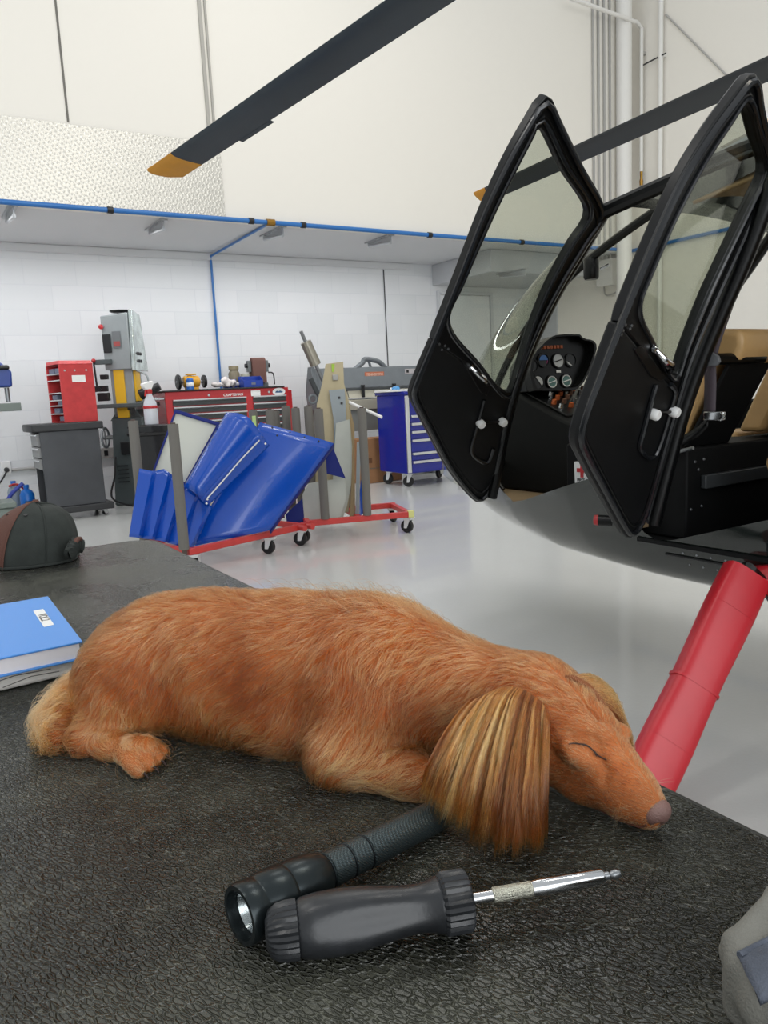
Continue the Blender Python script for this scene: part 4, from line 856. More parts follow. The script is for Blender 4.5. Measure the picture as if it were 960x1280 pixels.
for yy in np.linspace(2.67, 2.9, 6):
    for xx in np.linspace(2.70, 3.04, 6):
        if rng.random() < .25: continue
        zz_ = 1.102+(yy-2.64)*.41; k += 1
        MB().lathe([(0, 0), (.013, 0), (.011, .022), (0, .024)], (xx, yy, zz_), (0, -.3, 1), 10).build('switch_knob', (m_or, m_br, m_steelg, m_br, m_chr)[k % 5], cs)
# tan carpet scraps and pedals by the front opening
H(MB().prism([at_z(x, y, .722) for x, y in ((632, 583), (652, 590), (648, 597), (630, 600))], (0, 0, .02)), 'pedal_pad', m_tan, bevel=.004)
H(MB().tube([(2.5, 2.92, .74), (2.5, 3.05, .86), (2.62, 3.05, .86)], .012, 8), 'pedal', m_hb)
# --- instrument panel pod
PP = np.array([HX, 2.86, 1.33]); PN = np.array([-.12, -1, .12])
po = [(664, 440), (676, 428), (685, 421.5), (700, 420), (717, 420.5), (722, 426), (731, 427), (737, 430), (738, 438), (734, 452), (728, 468), (721, 481), (713, 489), (690, 490), (660, 490), (655, 470), (657, 452)]
Q = np.array([on_plane(x, y, PP, PN) for x, y in po]); c0 = Q.mean(0)
pod = H(MB().loft([Q, Q-nrm(PN)*.06, c0+(Q-c0)*.8-nrm(PN)*.2]), 'instrument_panel', m_hb, bevel=.006)
MB().ring(resample(Q, 48), resample(c0+(Q-c0)*.93, 48), nrm(PN)*.05).build('glare_shield', m_hb, pod)
m_dial = mat('dial_black', '1A1C1E', .35); m_silv = mat('dial_silver', 'C4C6C6', .3); m_skyb = mat('dial_blue', '3E6FB0', .35); m_teal = mat('dial_teal', '5B7F7A', .4); m_pink = mat('dial_magenta', 'A03C7A', .4)
gu, gv = nrm(np.cross((0, 0, 1), -nrm(PN))), None
gn = nrm(PN); gu = nrm(np.cross((0, 0, 1), gn)); gv = np.cross(gn, gu)
def disc(c, r, nm, m, off, par, a0=0, a1=2*PI, th=.003):
    P = [c+gn*off+r*(gu*math.cos(a)+gv*math.sin(a)) for a in np.linspace(a0, a1, 28, endpoint=(a1-a0) < 6)]
    return MB().prism(P, gn*th).build(nm, m, par, smooth=False)
for px, py, r, face, half in ((678.5, 450.5, .031, m_dial, 'ai'), (697, 451, .033, m_silv, 'line'), (712.5, 450.5, .031, m_dial, 'arc'), (664.5, 457, .03, m_dial, 'arc'), (671.5, 478, .032, m_dial, 'half'), (689.5, 477.5, .031, m_teal, 'line2'), (707.5, 476, .032, m_teal, 'line2')):
    c = on_plane(px, py, PP, PN)+gn*.002
    g_ = MB().ring(*[[c+rr_*(gu*math.cos(a)+gv*math.sin(a)) for a in np.linspace(0, 2*PI, 28, endpoint=False)] for rr_ in (r*1.15, r)], gn*.008).build('gauge', m_hb, pod)
    disc(c, r, 'dial', face, .0, g_)
    if half == 'ai': disc(c, r*.8, 'dial_face', m_skyb, .0035, g_, 0, PI); disc(c, r*.8, 'dial_face', m_pink, .0035, g_, -.9, .25, .002)
    if half == 'half': disc(c, r*.9, 'dial_face', m_silv, .0035, g_, -.7, 2.0)
    if half == 'arc': disc(c, r*.85, 'dial_face', m_silv, .0035, g_, 3.3, 4.9)
    if half.startswith('line'):
        MB().box(c+gn*.005, (r*1.5, .002, .005), M=np.stack([nrm(gu+gv*.25), gn, nrm(gv-gu*.25)], 1)).build('needle', m_hb if half == 'line' else m_white, g_)
        if half == 'line2': MB().ring(*[[c+gn*.003+rr_*(gu*math.cos(a)+gv*math.sin(a)) for a in np.linspace(0, 2*PI, 24, endpoint=False)] for rr_ in (r*.95, r*.78)], gn*.001).build('dial_scale', m_white, g_)
for i in range(7):
    c = on_plane(676+i*4.2, 434.5-i*.15, PP, PN)+gn*.003; MB().box(c, (.014, .006, .016), M=np.stack([gu, gn, gv], 1)).build('warning_light', m_or, pod)
c = on_plane(697.5, 464.5, PP, PN)+gn*.004; MB().box(c, (.026, .004, .012), M=np.stack([gu, gn, gv], 1)).build('placard', m_white, pod)
# --- front seats
sx1 = at_y(948, 520, 1.66)[0]
for x0, x1 in ((2.37, sx1), (max(sx1+.06, 2.87), 3.33)):
    bk_ = H(MB().prism([(x0, 1.79, 1.02), (x0, 1.90, 1.02), (x0, 1.73, 1.38), (x0, 1.62, 1.38)], (x1-x0, 0, 0)), 'front_seat_back', m_tan, bevel=.02, bseg=3)
    MB().prism([(x0+.012, 1.785, 1.0), (x0+.012, 1.615, 1.30), (x0+.012, 1.598, 1.30), (x0+.012, 1.768, 1.0)], (x1-x0-.024, 0, 0)).build('back_panel', m_hk, bk_, bevel=.004, label='black seat back panel')
    MB().prism([(x0-.01, 1.57, 1.285), (x0-.01, 1.545, 1.345), (x0-.01, 1.555, 1.395), (x0-.01, 1.70, 1.41), (x0-.01, 1.75, 1.36), (x0-.01, 1.73, 1.285)], (x1-x0+.03, 0, 0)).build('top_bolster', m_tan, bk_, bevel=.022, bseg=4)
    MB().prism([(x0, 1.9, .90), (x0, 2.33, .90), (x0, 2.36, .95), (x0, 2.32, .99), (x0, 1.9, 1.02)], (x1-x0, 0, 0)).build('seat_cushion', m_tan, bk_, bevel=.02, bseg=3)
H(MB().box2((2.335, 1.735, .672), (3.36, 2.32, 1.0)), 'seat_base', m_hk, bevel=.008)
H(MB().box((2.62, 1.722, .875), (.42, .022, .05), M=np.array([[math.cos(.0), 0, -.0], [0, 1, 0], [.0, 0, 1]])), 'foot_rail', mat('rail_grey', '3A3D3F', .4), bevel=.004)
for x, z in ((2.38, .95), (2.43, .955), (2.36, .78), (2.42, .785), (2.40, .92)): H(MB().lathe([(0, 0), (.006, 0), (.004, .004), (0, .004)], (x, 1.735, z), (0, -1, 0), 8), 'screw', m_steelg)
H(MB().box2((2.36, .82, .672), (3.34, 1.40, .90)), 'rear_seat_base', m_hk, bevel=.008)
H(MB().prism([(2.37, .82, .905), (2.37, 1.45, .905), (2.37, 1.475, .96), (2.37, 1.44, 1.03), (2.37, .82, 1.05)], (.46, 0, 0)), 'rear_seat_cushion', m_tan, bevel=.02, bseg=3)
H(MB().prism([(2.37, .82, 1.05), (2.37, .95, 1.05), (2.37, .9, 1.6), (2.37, .82, 1.6)], (.46, 0, 0)), 'rear_seat_back', m_tan, bevel=.02, bseg=3)
# grip bar from the post to the seat top, with its grey gusset
gp = [at_x(x, y, 2.285) for x, y in ((883, 436), (897, 445), (899, 452), (895, 457), (876, 459))]
H(MB().prism(gp, (.012, 0, 0)), 'gusset_plate', mat('gusset_grey', '6A6C6F', .45), bevel=.002)
a = at_x(893, 449, 2.30); b = at_x(926, 448, 2.40)
H(MB().tube([a, b, b+np.array([.12, -.0, .0])], .019, 12), 'grip_bar', m_hb)
# seat belt and buckle
bp_ = [at_x(x, y, X) for x, y, X in ((946, 268, 2.33), (922, 345, 2.335), (905, 395, 2.335), (893, 430, 2.33), (888, 455, 2.325), (888, 480, 2.325), (887, 517, 2.325))]
pts = spline(bp_, 5)
H(MB().loft([[p+np.array([0, .022, 0]), p+np.array([-.002, 0, 0]), p+np.array([0, -.022, 0])] for p in pts], caps=False, openring=True), 'seat_belt', m_belt, solid=.003)
p = at_x(893, 520, 2.32); bu = H(MB().box(p, (.014, .075, .03)), 'buckle', m_chr, bevel=.003)
MB().tube([p+np.array([-.01, -.03, .01]), p+np.array([-.01, -.045, 0]), p+np.array([-.01, -.03, -.014])], .004, 8).build('buckle_latch', m_chr, bu)
b2_ = [at_x(x, y, 2.33) for x, y in ((885, 527), (872, 540), (845, 556), (828, 566))]
H(MB().loft([[q_+np.array([0, 0, .018]), q_+np.array([0, 0, -.018])] for q_ in spline(b2_, 4)], caps=False, openring=True), 'lap_belt', m_hb, solid=.003)
p = at_x(842, 566, 2.32); H(MB().tube([p+np.array([0, .06, -.01]), p, p+np.array([0, -.08, .02])], .007, 8).lathe([(0, 0), (.012, 0), (.012, .02), (0, .02)], p, (-1, 0, 0), 10), 'door_stay', m_steelg)
# first aid placard on the seat base
fx = 2.331; fp = [at_x(x, y, fx) for x, y in ((719, 577), (741, 575), (741, 602), (720, 604.5))]
fa = H(MB().prism(fp, (-.006, 0, 0)), 'first_aid_placard', m_white)
c = at_x(727.5, 588, fx-.0065)
MB().box(c+np.array([-.001, 0, 0]), (.002, .055, .016)).box(c+np.array([-.0012, 0, 0]), (.002, .016, .058)).build('red_cross', mat('cross_red', 'C0232B', .5), fa)
text('lettering', 'FIRST AID', m_hb, at_x(730, 600.5, fx-.0068), (0, -1, 0), (0, 0, 1), .075, fa, .0004)
# red ended torch clipped below the front seat
p = at_x(746, 650, 2.17); q = at_x(765, 651, 2.2)
ft = H(MB().tube([p, q], .02, 14), 'grip_lever', m_hb); MB().tube([p-(q-p)*.18, p+(q-p)*.12], [.018, .0215], 14).build('lever_tip', m_red, ft)

# --- open doors: hinge line on the posts, leaf swung out
def door(nm, A, B, theta, outer, glass, split, lab):
    ax = nrm(B-A); cl = np.array([0, -1., 0]); cl = nrm(cl-ax*(cl @ ax)); out = np.cross(ax, cl)
    if out[0] > 0: out = -out
    d = cl*math.cos(theta)+out*math.sin(theta); N = nrm(np.cross(ax, d))
    if N @ (O-A) < 0: N = -N           # N points to the cabin face, which looks at the photographer
    pl = lambda x, y: on_plane(x, y, A, N)
    to2 = lambda P: np.stack([(np.array(P)-A) @ d, (np.array(P)-A) @ ax], 1)
    to3 = lambda q: A+np.outer(q[:, 0], d)+np.outer(q[:, 1], ax)
    th = .034
    OU = resample(np.array(spline([pl(*p) for p in outer], 4, True)), 120); G = resample(np.array(spline([pl(*p) for p in glass], 5, True)), 80)
    o2, g2 = to2(OU), to2(G); s0, s1 = to2([pl(*split[0]), pl(*split[1])])
    side = lambda q: (s1[0]-s0[0])*(q[:, 1]-s0[1])-(s1[1]-s0[1])*(q[:, 0]-s0[0])
    so_ = side(o2); up_ = np.sign(side(g2.mean(0)[None])[0])
    lowm = so_*up_ < 0
    i0 = [i for i in range(len(o2)) if lowm[i] and not lowm[i-1]][0]; low = np.array([o2[(i0+k) % len(o2)] for k in range(int(lowm.sum()))])
    i1 = [i for i in range(len(o2)) if not lowm[i] and lowm[i-1]][0]; upp = np.array([o2[(i1+k) % len(o2)] for k in range(int((~lowm).sum()))])
    low3 = to3(low); leaf = MB().prism(low3, -N*th)
    dr_ = leaf.build(nm, m_door, hl, bevel=.008, label=lab)
    # window frame ring matched by angle
    loop = np.vstack([upp, np.array([low[0], low[-1]])[::1]]) if False else np.vstack([upp, low[:1], low[-1:]])
    c2 = g2.mean(0); res = []
    for q in g2:
        v = q-c2; best = None
        for i in range(len(loop)):
            p0, p1 = loop[i], loop[(i+1) % len(loop)]; e = p1-p0; den = v[0]*e[1]-v[1]*e[0]
            if abs(den) < 1e-12: continue
            t = ((p0-c2)[0]*e[1]-(p0-c2)[1]*e[0])/den; u_ = ((p0-c2)[0]*v[1]-(p0-c2)[1]*v[0])/den
            if t > 0 and -1e-6 <= u_ <= 1+1e-6 and (best is None or t < best): best = t
        res.append(c2+v*max(best or 1.05, 1.02))
    res = to3(np.array(res))
    MB().ring(res, G, -N*th).build('window_frame', m_hb, dr_, bevel=.006)
    MB().prism(G-N*th*.55, -N*.003).build('window_pane', m_gls, dr_, smooth=False)
    MB().tube(list(resample(c2_(G, 1.045)+N*.002, 90)), .008, 8, closed=True).build('window_seal', m_seal, dr_)
    E_ = OU+(OU.mean(0)-OU)*.03
    MB().tube(list(E_+N*.004), .011, 8, closed=True).build('edge_seal', m_seal, dr_)
    MB().tube(list((OU+(OU.mean(0)-OU)*.075)[np.array([True]*len(OU))]+N*.002), .005, 6, closed=True).build('lining_edge', m_hb, dr_)
    return dr_, pl, N
c2_ = lambda P, k: P.mean(0)+(P-P.mean(0))*k
FO = [(685, 118), (703, 152), (730, 208), (757, 262), (737, 298), (704, 352), (676, 405), (654, 458), (640, 500), (629, 546), (621, 588), (612, 617), (601, 629), (588, 622), (562, 590), (538, 546), (518, 508), (514, 492), (524, 465), (544, 418), (573, 345), (604, 265), (634, 200), (662, 150)]
FG = [(677, 160), (705, 214), (736, 266), (714, 306), (688, 353), (667, 403), (650, 455), (635, 493), (600, 453), (563, 404), (582, 352), (612, 283), (640, 225), (662, 183)]
fd, fpl, FN = door('front_door', AP[0], AP[-2], R(88), FO, FG, ((538, 412), (645, 498)), None)
RO = [(945, 90), (953, 128), (962, 170), (968, 200), (950, 248), (922, 312), (892, 378), (864, 445), (847, 500), (832, 552), (816, 610), (802, 655), (790, 673), (780, 666), (755, 622), (728, 572), (721, 550), (728, 520), (745, 475), (778, 390), (815, 300), (850, 224), (884, 167), (915, 124)]
RG = [(933, 132), (946, 170), (957, 212), (940, 252), (908, 318), (882, 374), (860, 430), (847, 468), (834, 457), (817, 422), (802, 384), (818, 336), (848, 268), (880, 208), (910, 162)]
rd, rpl, RN = door('rear_door', BP[0], BP[-1], R(78), RO, RG, ((772, 400), (852, 488)), None)
def furn(dr_, pl, N, handle, k0, k1, pocket, recess, dots):
    P = [pl(*p) for p in recess]; MB().prism([p+N*.0015 for p in P], N*.004).build('handle_recess', m_hb, dr_, bevel=.003)
    hd = [pl(*p) for p in handle]; n = len(hd)
    h_ = MB().tube(spline([p+N*(.012+.03*math.sin(PI*i/(n-1))) for i, p in enumerate(hd)], 5), [.006+.006*math.sin(PI*t) for t in np.linspace(0, 1, (n-1)*5+1)], 10).build('door_handle', m_chr, dr_)
    MB().lathe([(0, 0), (.012, 0), (.01, .012), (0, .014)], hd[0]+N*.004, N, 12).build('handle_bolt', m_chr, h_)
    for k in (k0, k1):
        MB().lathe([(.0, 0), (.016, 0), (.018, .006), (.018, .024), (.014, .03), (0, .03)], pl(*k)+N*.004, N, 16).build('latch_button', m_white, dr_)
    MB().tube([pl(*k0)+N*.012, pl(*k1)+N*.012], .005, 8).build('latch_rod', m_hb, dr_)
    MB().tube(spline([pl(*p)+N*.006 for p in pocket], 6, False), .009, 8).build('pocket_rim', m_seal, dr_)
    for q in dots: MB().lathe([(0, 0), (.005, 0), (.004, .003), (0, .003)], pl(*q)+N*.001, N, 8).build('screw', m_steelg, dr_)
furn(fd, fpl, FN, [(586, 457), (592, 463), (600, 470), (606, 479)], (598, 527), (625.5, 525), [(604, 499), (600, 515), (593, 540), (588, 560), (592, 570), (608, 578), (616, 560)], [(575, 448), (592, 455), (612, 483), (608, 494), (600, 490)],
     [(549, 430), (552, 437), (556, 432), (560, 436), (547, 415), (545, 425)])
furn(rd, rpl, RN, [(815, 436), (818, 447), (826, 454), (832, 465)], (812, 516), (837, 513), [(818, 480), (812, 500), (803, 535), (798, 556), (803, 567), (815, 571), (826, 548), (840, 500), (842, 488), (836, 480)], [(791, 436), (800, 431), (812, 446), (831, 472), (824, 476), (812, 470)],
     [(787, 411), (789, 407), (776, 418), (778, 413), (781, 406)])
# --- landing gear
for sx in (-1, 1):
    X = HX+sx*1.15
    H(MB().tube(spline([(X, 2.12, .16), (X, 2.05, .08), (X, 1.9, .05), (X, 1.5, .045), (X, .5, .045), (X, .1, .05)], 6), .042, 12), 'skid', m_hb)
    for y in ((.45,) if sx < 0 else (1.45, .45)): H(MB().tube(spline([(HX+sx*.3, y, .47), (HX+sx*.55, y, .5), (HX+sx*.75, y, .38), (X, y, .06)], 6), .035, 10), 'gear_leg', m_hb)
m_pad = mat('red_pad_vinyl', 'B81C28', .36, mottle=.07, mscale=5, bump=.45, scale=9)
c_top = at_x(931, 722, 2.18); c_bot = at_x(811, 976, 1.70)
dd = c_bot-c_top; Nv = nrm(np.array([-.6, -.8, 0])-nrm(dd)*(nrm(dd) @ np.array([-.6, -.8, 0]))); Wv = nrm(np.cross(dd, Nv))
rr = []
for t in np.linspace(-.02, 1.1, 20):
    c = c_top+dd*t; w_ = .074+.003*math.sin(9*t); h_ = .042
    rr.append([c+Wv*w_*math.copysign(abs(math.cos(a))**.55, math.cos(a))+Nv*h_*math.copysign(abs(math.sin(a))**.55, math.sin(a)) for a in np.linspace(0, 2*PI, 28, endpoint=False)])
H(MB().tube([(HX-.3, 1.4, .47), (HX-.5, 1.4, .52), c_top-dd*.05, c_top+dd*.9, c_bot+np.array([0, 0, -.06])], .028, 10), 'gear_leg', m_hb)
pad = H(MB().loft(rr), 'leg_pad', m_pad, label='red padded cover on the front landing gear leg')
for t in (.17, .55, .82):
    c = c_top+dd*t; MB().loft([[c+dd*e+Wv*.0765*math.copysign(abs(math.cos(a))**.55, math.cos(a))+Nv*.0435*math.copysign(abs(math.sin(a))**.55, math.sin(a)) for a in np.linspace(0, 2*PI, 28, endpoint=False)] for e in (-.006, .006)], caps=True).build('pad_seam', m_pad, pad)
a_ = [at_x(x, y, X) for x, y, X in ((905, 727, 2.22), (925, 714, 2.25), (960, 707, 2.27), (1000, 712, 2.3), (1000, 760, 2.26), (958, 744, 2.2), (925, 736, 2.2))]
H(MB().prism(a_, (.05, .03, 0)), 'gear_fairing_pad', m_pad, bevel=.012)
# --- rotor: mast, hub, two blades
HB = np.array([2.85, .7, 3.28])
H(MB().tube([(HX, .7, 1.95), (HX, .7, 2.2), (HX, .7, 3.3)], [.14, .09, .045], 16), 'mast', m_hb)
H(MB().box(HB, (.16, .5, .1), .21), 'rotor_hub', m_hb, bevel=.02)
m_bl = mat('blade_slate', '24303A', .42, mottle=.1, mscale=4); m_tip = mat('blade_tip_yellow', 'C98A1E', .45, mottle=.08)
def blade(par, root, tip, chord, nm, twist, tab=True, tipfrac=.93, bm=None):
    u = nrm(tip-root); e = nrm(np.cross(u, (0, 0, 1))); n = np.cross(e, u); e, n = e*math.cos(twist)+n*math.sin(twist), n*math.cos(twist)-e*math.sin(twist); Ln = np.linalg.norm(tip-root)
    prof = [(-.5, 0), (-.46, .05), (-.36, .09), (-.2, .11), (0, .09), (.3, .04), (.5, .005), (.5, -.005), (.3, -.03), (0, -.06), (-.2, -.07), (-.36, -.06), (-.46, -.035)]
    def sec(t, cs_=1., sh=0.): return [root+u*Ln*t+e*(x*chord*cs_+sh)+n*z*chord for x, z in prof]
    b_ = MB().loft([sec(0, .55), sec(.06, .6), sec(.1, 1.)]+[sec(t) for t in np.linspace(.15, tipfrac, 12)]).build(nm, bm or m_bl, par, angle=60)
    MB().loft([sec(tipfrac+.0005, 1.004), sec(.985, 1.), sec(1.0, .7, -chord*.15)]).build('blade_tip', m_tip, b_, angle=60)
    if tab:
        c = root+u*Ln*.8+e*(chord*.5+.012); MB().box(c, (Ln*.07, .03, .006), M=np.stack([u, e, n], 1)).build('trim_tab', m_bl, b_)
    return b_
tipP = at_z(203, 219, 2.83)
blade(hl, HB+(tipP-HB)*.05, tipP, .235, 'rotor_blade', -.16)
blade(hl, HB-(tipP-HB)*np.array([1, 1, -1])*.05, HB-(tipP-HB)*np.array([1, 1, -1]), .235, 'rotor_blade', .16)
# second rotor of the aircraft parked to the right, out of the picture
T2 = at_z(598, 248, 3.3); Q2 = at_z(960, 86, 3.3); H2 = T2+nrm(Q2-T2)*5.0
r2 = thing('rotor', 'dark rotor blade with a yellow tip reaching in from the right, behind the open doors', 'rotor', (H2[0], H2[1], 0))
blade(r2, H2+(T2-H2)*.04, T2, .17, 'rotor_blade', -.75, False, .955, mat('blade_charcoal', '303335', .4))
MB().box(H2, (.4, .16, .1)).build('rotor_hub', m_hb, r2, bevel=.02)
MB().tube([(H2[0], H2[1], 0.0), (H2[0], H2[1], .04), (H2[0], H2[1], .05), (H2[0], H2[1], 3.3)], [.3, .3, .05, .045], 16).build('mast', m_hb, r2)
# ================================================================== workbench with its ribbed rubber top
TZ = .89
def rubber():
    m = bpy.data.materials.new('worn_rubber'); m.use_nodes = True; t = NT(m); b = t.n['Principled BSDF']
    tc = t.new('ShaderNodeTexCoord'); mp = t.new('ShaderNodeMapping'); mp.inputs['Scale'].default_value = (1, 2.6, 1); mq = t.new('ShaderNodeMapping'); mq.inputs['Rotation'].default_value = (0, 0, R(-113)); t.link(tc.outputs['Object'], mq.inputs['Vector']); t.link(mq.outputs[0], mp.inputs['Vector'])
    nw = t.new('ShaderNodeTexNoise', i_Scale=45., i_Detail=3.); t.link(mp.outputs[0], nw.inputs['Vector'])
    ad = t.new('ShaderNodeVectorMath', operation='MULTIPLY_ADD'); ad.inputs[1].default_value = (.012, .012, .012); t.link(nw.outputs['Color'], ad.inputs[0]); t.link(mp.outputs[0], ad.inputs[2])
    vo = t.new('ShaderNodeTexVoronoi', feature='DISTANCE_TO_EDGE', i_Scale=125.); t.link(ad.outputs[0], vo.inputs['Vector'])
    mr_ = t.new('ShaderNodeMapRange', interpolation_type='SMOOTHSTEP'); mr_.inputs[1].default_value = 0; mr_.inputs[2].default_value = .20; mr_.inputs[3].default_value = 1; mr_.inputs[4].default_value = 0; t.link(vo.outputs['Distance'], mr_.inputs[0])
    nf = t.new('ShaderNodeTexNoise', i_Scale=600., i_Detail=2.); t.link(tc.outputs['Object'], nf.inputs['Vector'])
    hm = t.new('ShaderNodeMath', operation='MULTIPLY_ADD'); hm.inputs[1].default_value = .12; t.link(nf.outputs['Fac'], hm.inputs[0]); t.link(mr_.outputs[0], hm.inputs[2])
    bp = t.new('ShaderNodeBump', i_Strength=1.0, i_Distance=.0022); t.link(hm.outputs[0], bp.inputs['Height']); t.link(bp.outputs[0], b.inputs['Normal'])
    nd = t.new('ShaderNodeTexNoise', i_Scale=4.5, i_Detail=8., i_Roughness=.65); t.link(tc.outputs['Object'], nd.inputs['Vector'])
    dr = t.new('ShaderNodeMapRange'); dr.inputs[1].default_value = .42; dr.inputs[2].default_value = .72; t.link(nd.outputs['Fac'], dr.inputs[0])
    rg_ = t.new('ShaderNodeMath', operation='MULTIPLY_ADD', use_clamp=True); rg_.inputs[1].default_value = .35; t.link(mr_.outputs[0], rg_.inputs[0]); t.link(dr.outputs[0], rg_.inputs[2])
    mx = t.new('ShaderNodeMix', data_type='RGBA'); mx.inputs[6].default_value = lin('1A1B15'); mx.inputs[7].default_value = lin('54554A'); t.link(rg_.outputs[0], mx.inputs[0]); t.link(mx.outputs[2], b.inputs['Base Color'])
    rr = t.new('ShaderNodeMapRange'); rr.inputs[3].default_value = .24; rr.inputs[4].default_value = .44; t.link(dr.outputs[0], rr.inputs[0]); t.link(rr.outputs[0], b.inputs['Roughness'])
    b.inputs['Specular IOR Level'].default_value = .6
    return m
m_mat = rubber(); m_edge = mat('mat_edge', '252622', .5, bump=.2, scale=200)
tb = thing('workbench', 'large workbench covered with worn black rubber matting, the dog asleep on it', 'workbench', (-.3, .9, 0))
xe = .541; yf = 2.09
def outline(g, rc=.07):
    c = [(-1.5, -.35), (xe+g, -.35), (xe+g, yf-rc*1.1)]
    c += [(xe+g-rc+rc*math.cos(a), yf+g-rc+rc*math.sin(a)) for a in np.linspace(0, PI/2, 8)]
    return c+[(-1.5, yf+g+.03)]
MB().prism([(x, y, TZ-.006) for x, y in outline(-.008)], (0, 0, .006)).build('rubber_mat', m_mat, tb)
MB().prism([(x, y, TZ-.045) for x, y in outline(0)], (0, 0, .0445)).build('table_top', m_edge, tb, bevel=.005, bseg=3)
m_leg = mat('bench_steel', '55585A', .45, .4)
MB().box2((-1.42, -.28, TZ-.14), (xe-.07, -.24, TZ-.046)).box2((-1.42, yf-.14, TZ-.14), (xe-.07, yf-.1, TZ-.046)).build('apron', m_leg, tb)
for x in (-1.4, xe-.12):
    for y in (-.26, yf-.16): MB().box2((x, y, .0), (x+.06, y+.06, TZ-.046)).build('leg', m_leg, tb, bevel=.004)
MB().box2((-1.4, -.2, .2), (xe-.13, yf-.17, .23)).build('lower_shelf', m_leg, tb, bevel=.004)

# ---- torch (flashlight)
m_anod = mat('anodised_black', '262D2F', .28, .6, bump=.0); 
def knurl():
    m = mat('knurled_black', '3B4547', .36, .6); t = NT(m); b = t.n['Principled BSDF']
    tc = t.new('ShaderNodeTexCoord'); w1 = t.new('ShaderNodeTexWave', i_Scale=260., bands_direction='DIAGONAL'); mp = t.new('ShaderNodeMapping'); mp.inputs['Scale'].default_value = (1, -1, 1)
    w2 = t.new('ShaderNodeTexWave', i_Scale=260., bands_direction='DIAGONAL'); t.link(tc.outputs['Object'], w1.inputs['Vector']); t.link(tc.outputs['Object'], mp.inputs['Vector']); t.link(mp.outputs[0], w2.inputs['Vector'])
    mm = t.new('ShaderNodeMath', operation='MULTIPLY'); t.link(w1.outputs['Fac'], mm.inputs[0]); t.link(w2.outputs['Fac'], mm.inputs[1])
    bp = t.new('ShaderNodeBump', i_Strength=.6, i_Distance=.0006); t.link(mm.outputs[0], bp.inputs['Height']); t.link(bp.outputs[0], b.inputs['Normal']); return m
m_kn = knurl()
f0 = at_z(299, 1145, TZ+.0205); f1 = at_z(552, 1016, TZ+.0125); fd_ = f1-f0; fl_ = np.linalg.norm(fd_)
fl = thing('flashlight', 'black knurled metal flashlight on the rubber mat, its tail under the dog ear', 'flashlight', (f0+f1)/2*np.array([1, 1, 0])+np.array([0, 0, TZ]))
LT = lambda prof, nm, m, par=fl, seg=40: MB().lathe(prof, f0, fd_, seg).build(nm, m, par)
k = fl_
LT([(0, .0252), (.0152, .025), (.0155, .006), (.0165, 0), (.0195, 0), (.0203, .002), (.0203, .012), (.0195, .0135), (.0195, .0155), (.0203, .017), (.0203, .035), (.0195, .037), (.019, .038), (.0, .038)], 'bezel', m_anod)
LT([(0, .0062), (.0157, .0062), (.0157, .0072), (0, .0072)], 'lens', glass_mat('torch_lens', (.9, .92, .92, 1)))
MB().lathe([(.0152, .0078), (.012, .015), (.0075, .0215), (.004, .0238), (0, .024)], f0, fd_, 40, caps=False).build('reflector', mat('reflector', 'D9DBDC', .22, .9), fl)
LT([(0, .038), (.0188, .038), (.0192, .04), (.0192, .05), (.0165, .066), (.0135, .071), (0, .071)], 'head', m_anod)
LT([(0, .071), (.0118, .071), (.0118, .0735), (.0127, .074), (.0127, .091), (.012, .0915), (.012, .093), (.0127, .0935), (.0127, .108), (.0119, .1085), (.0119, .110), (.0127, .1105), (.0127, k-.002), (.012, k), (0, k)], 'barrel', m_kn)
for h in (.072, .092, .109): LT([(.0122, h-.0006), (.0131, h), (.0122, h+.0006)], 'o_ring', m_blk)
# ---- ratchet screwdriver
s0 = at_z(331, 1168, TZ+.0195); s1 = at_z(776, 1091.5, TZ+.0195); sd = nrm(s1-s0); sl_ = np.linalg.norm(s1-s0); hl_ = np.linalg.norm(at_z(594, 1125.5, TZ+.0195)-s0)
sw = thing('screwdriver', 'ratchet screwdriver with a contoured dark grey handle and steel shaft, in front of the flashlight', 'screwdriver', (s0+s1)/2*np.array([1, 1, 0])+np.array([0, 0, TZ]))
m_grip = mat('grip_plastic', '222427', .34, mottle=.35, mscale=30, bump=.08, scale=300, rvar=.1)
flat3 = lambda t, h: 1-.2*max(0, math.cos(2*(t-1.1)))**2*math.sin(PI*min(1, max(0, (h-hl_*.14)/(hl_*.72))))
rib = lambda t, h: 1+.035*math.sin(26*t)
LS = lambda prof, nm, m, par=sw, seg=64, mod=None: MB().lathe(prof, s0, sd, seg, mod).build(nm, m, par)
g = hl_
LS([(0, 0), (.008, .0005), (.0135, .003), (.0165, .008), (.0175, .014), (.0175, g*.15), (.0155, g*.155), (0, g*.155)], 'butt_cap', m_grip, mod=rib, seg=104)
LS([(0, g*.15), (.0160, g*.15), (.0182, g*.17), (.0196, g*.24), (.0200, g*.34), (.0192, g*.45), (.0172, g*.56), (.0154, g*.66), (.0150, g*.72), (.0160, g*.78), (.0180, g*.82), (.0170, g*.835), (0, g*.835)], 'handle', m_grip, mod=flat3)
LS([(0, g*.83), (.0172, g*.83), (.0192, g*.845), (.0192, g*.955), (.0178, g*.97), (.012, g*.98), (0, g*.98)], 'ratchet_collar', m_grip, mod=rib, seg=104)
r_ = sl_-g
LS([(0, g*.96), (.0036, g*.96), (.0036, g+r_*.12), (.0042, g+r_*.125), (0, g+r_*.125)], 'shaft', m_chr)
LS([(0, g+r_*.12), (.0044, g+r_*.12), (.005, g+r_*.13), (.005, g+r_*.38), (.0044, g+r_*.39), (0, g+r_*.39)], 'knurled_sleeve', mat('knurled_nickel', 'C9C8B8', .35, .9, bump=.9, scale=900))
LS([(0, g+r_*.38), (.0048, g+r_*.38), (.0053, g+r_*.42), (.0053, g+r_*.86), (.0045, g+r_*.875), (0, g+r_*.875)], 'bit_holder', m_chr)
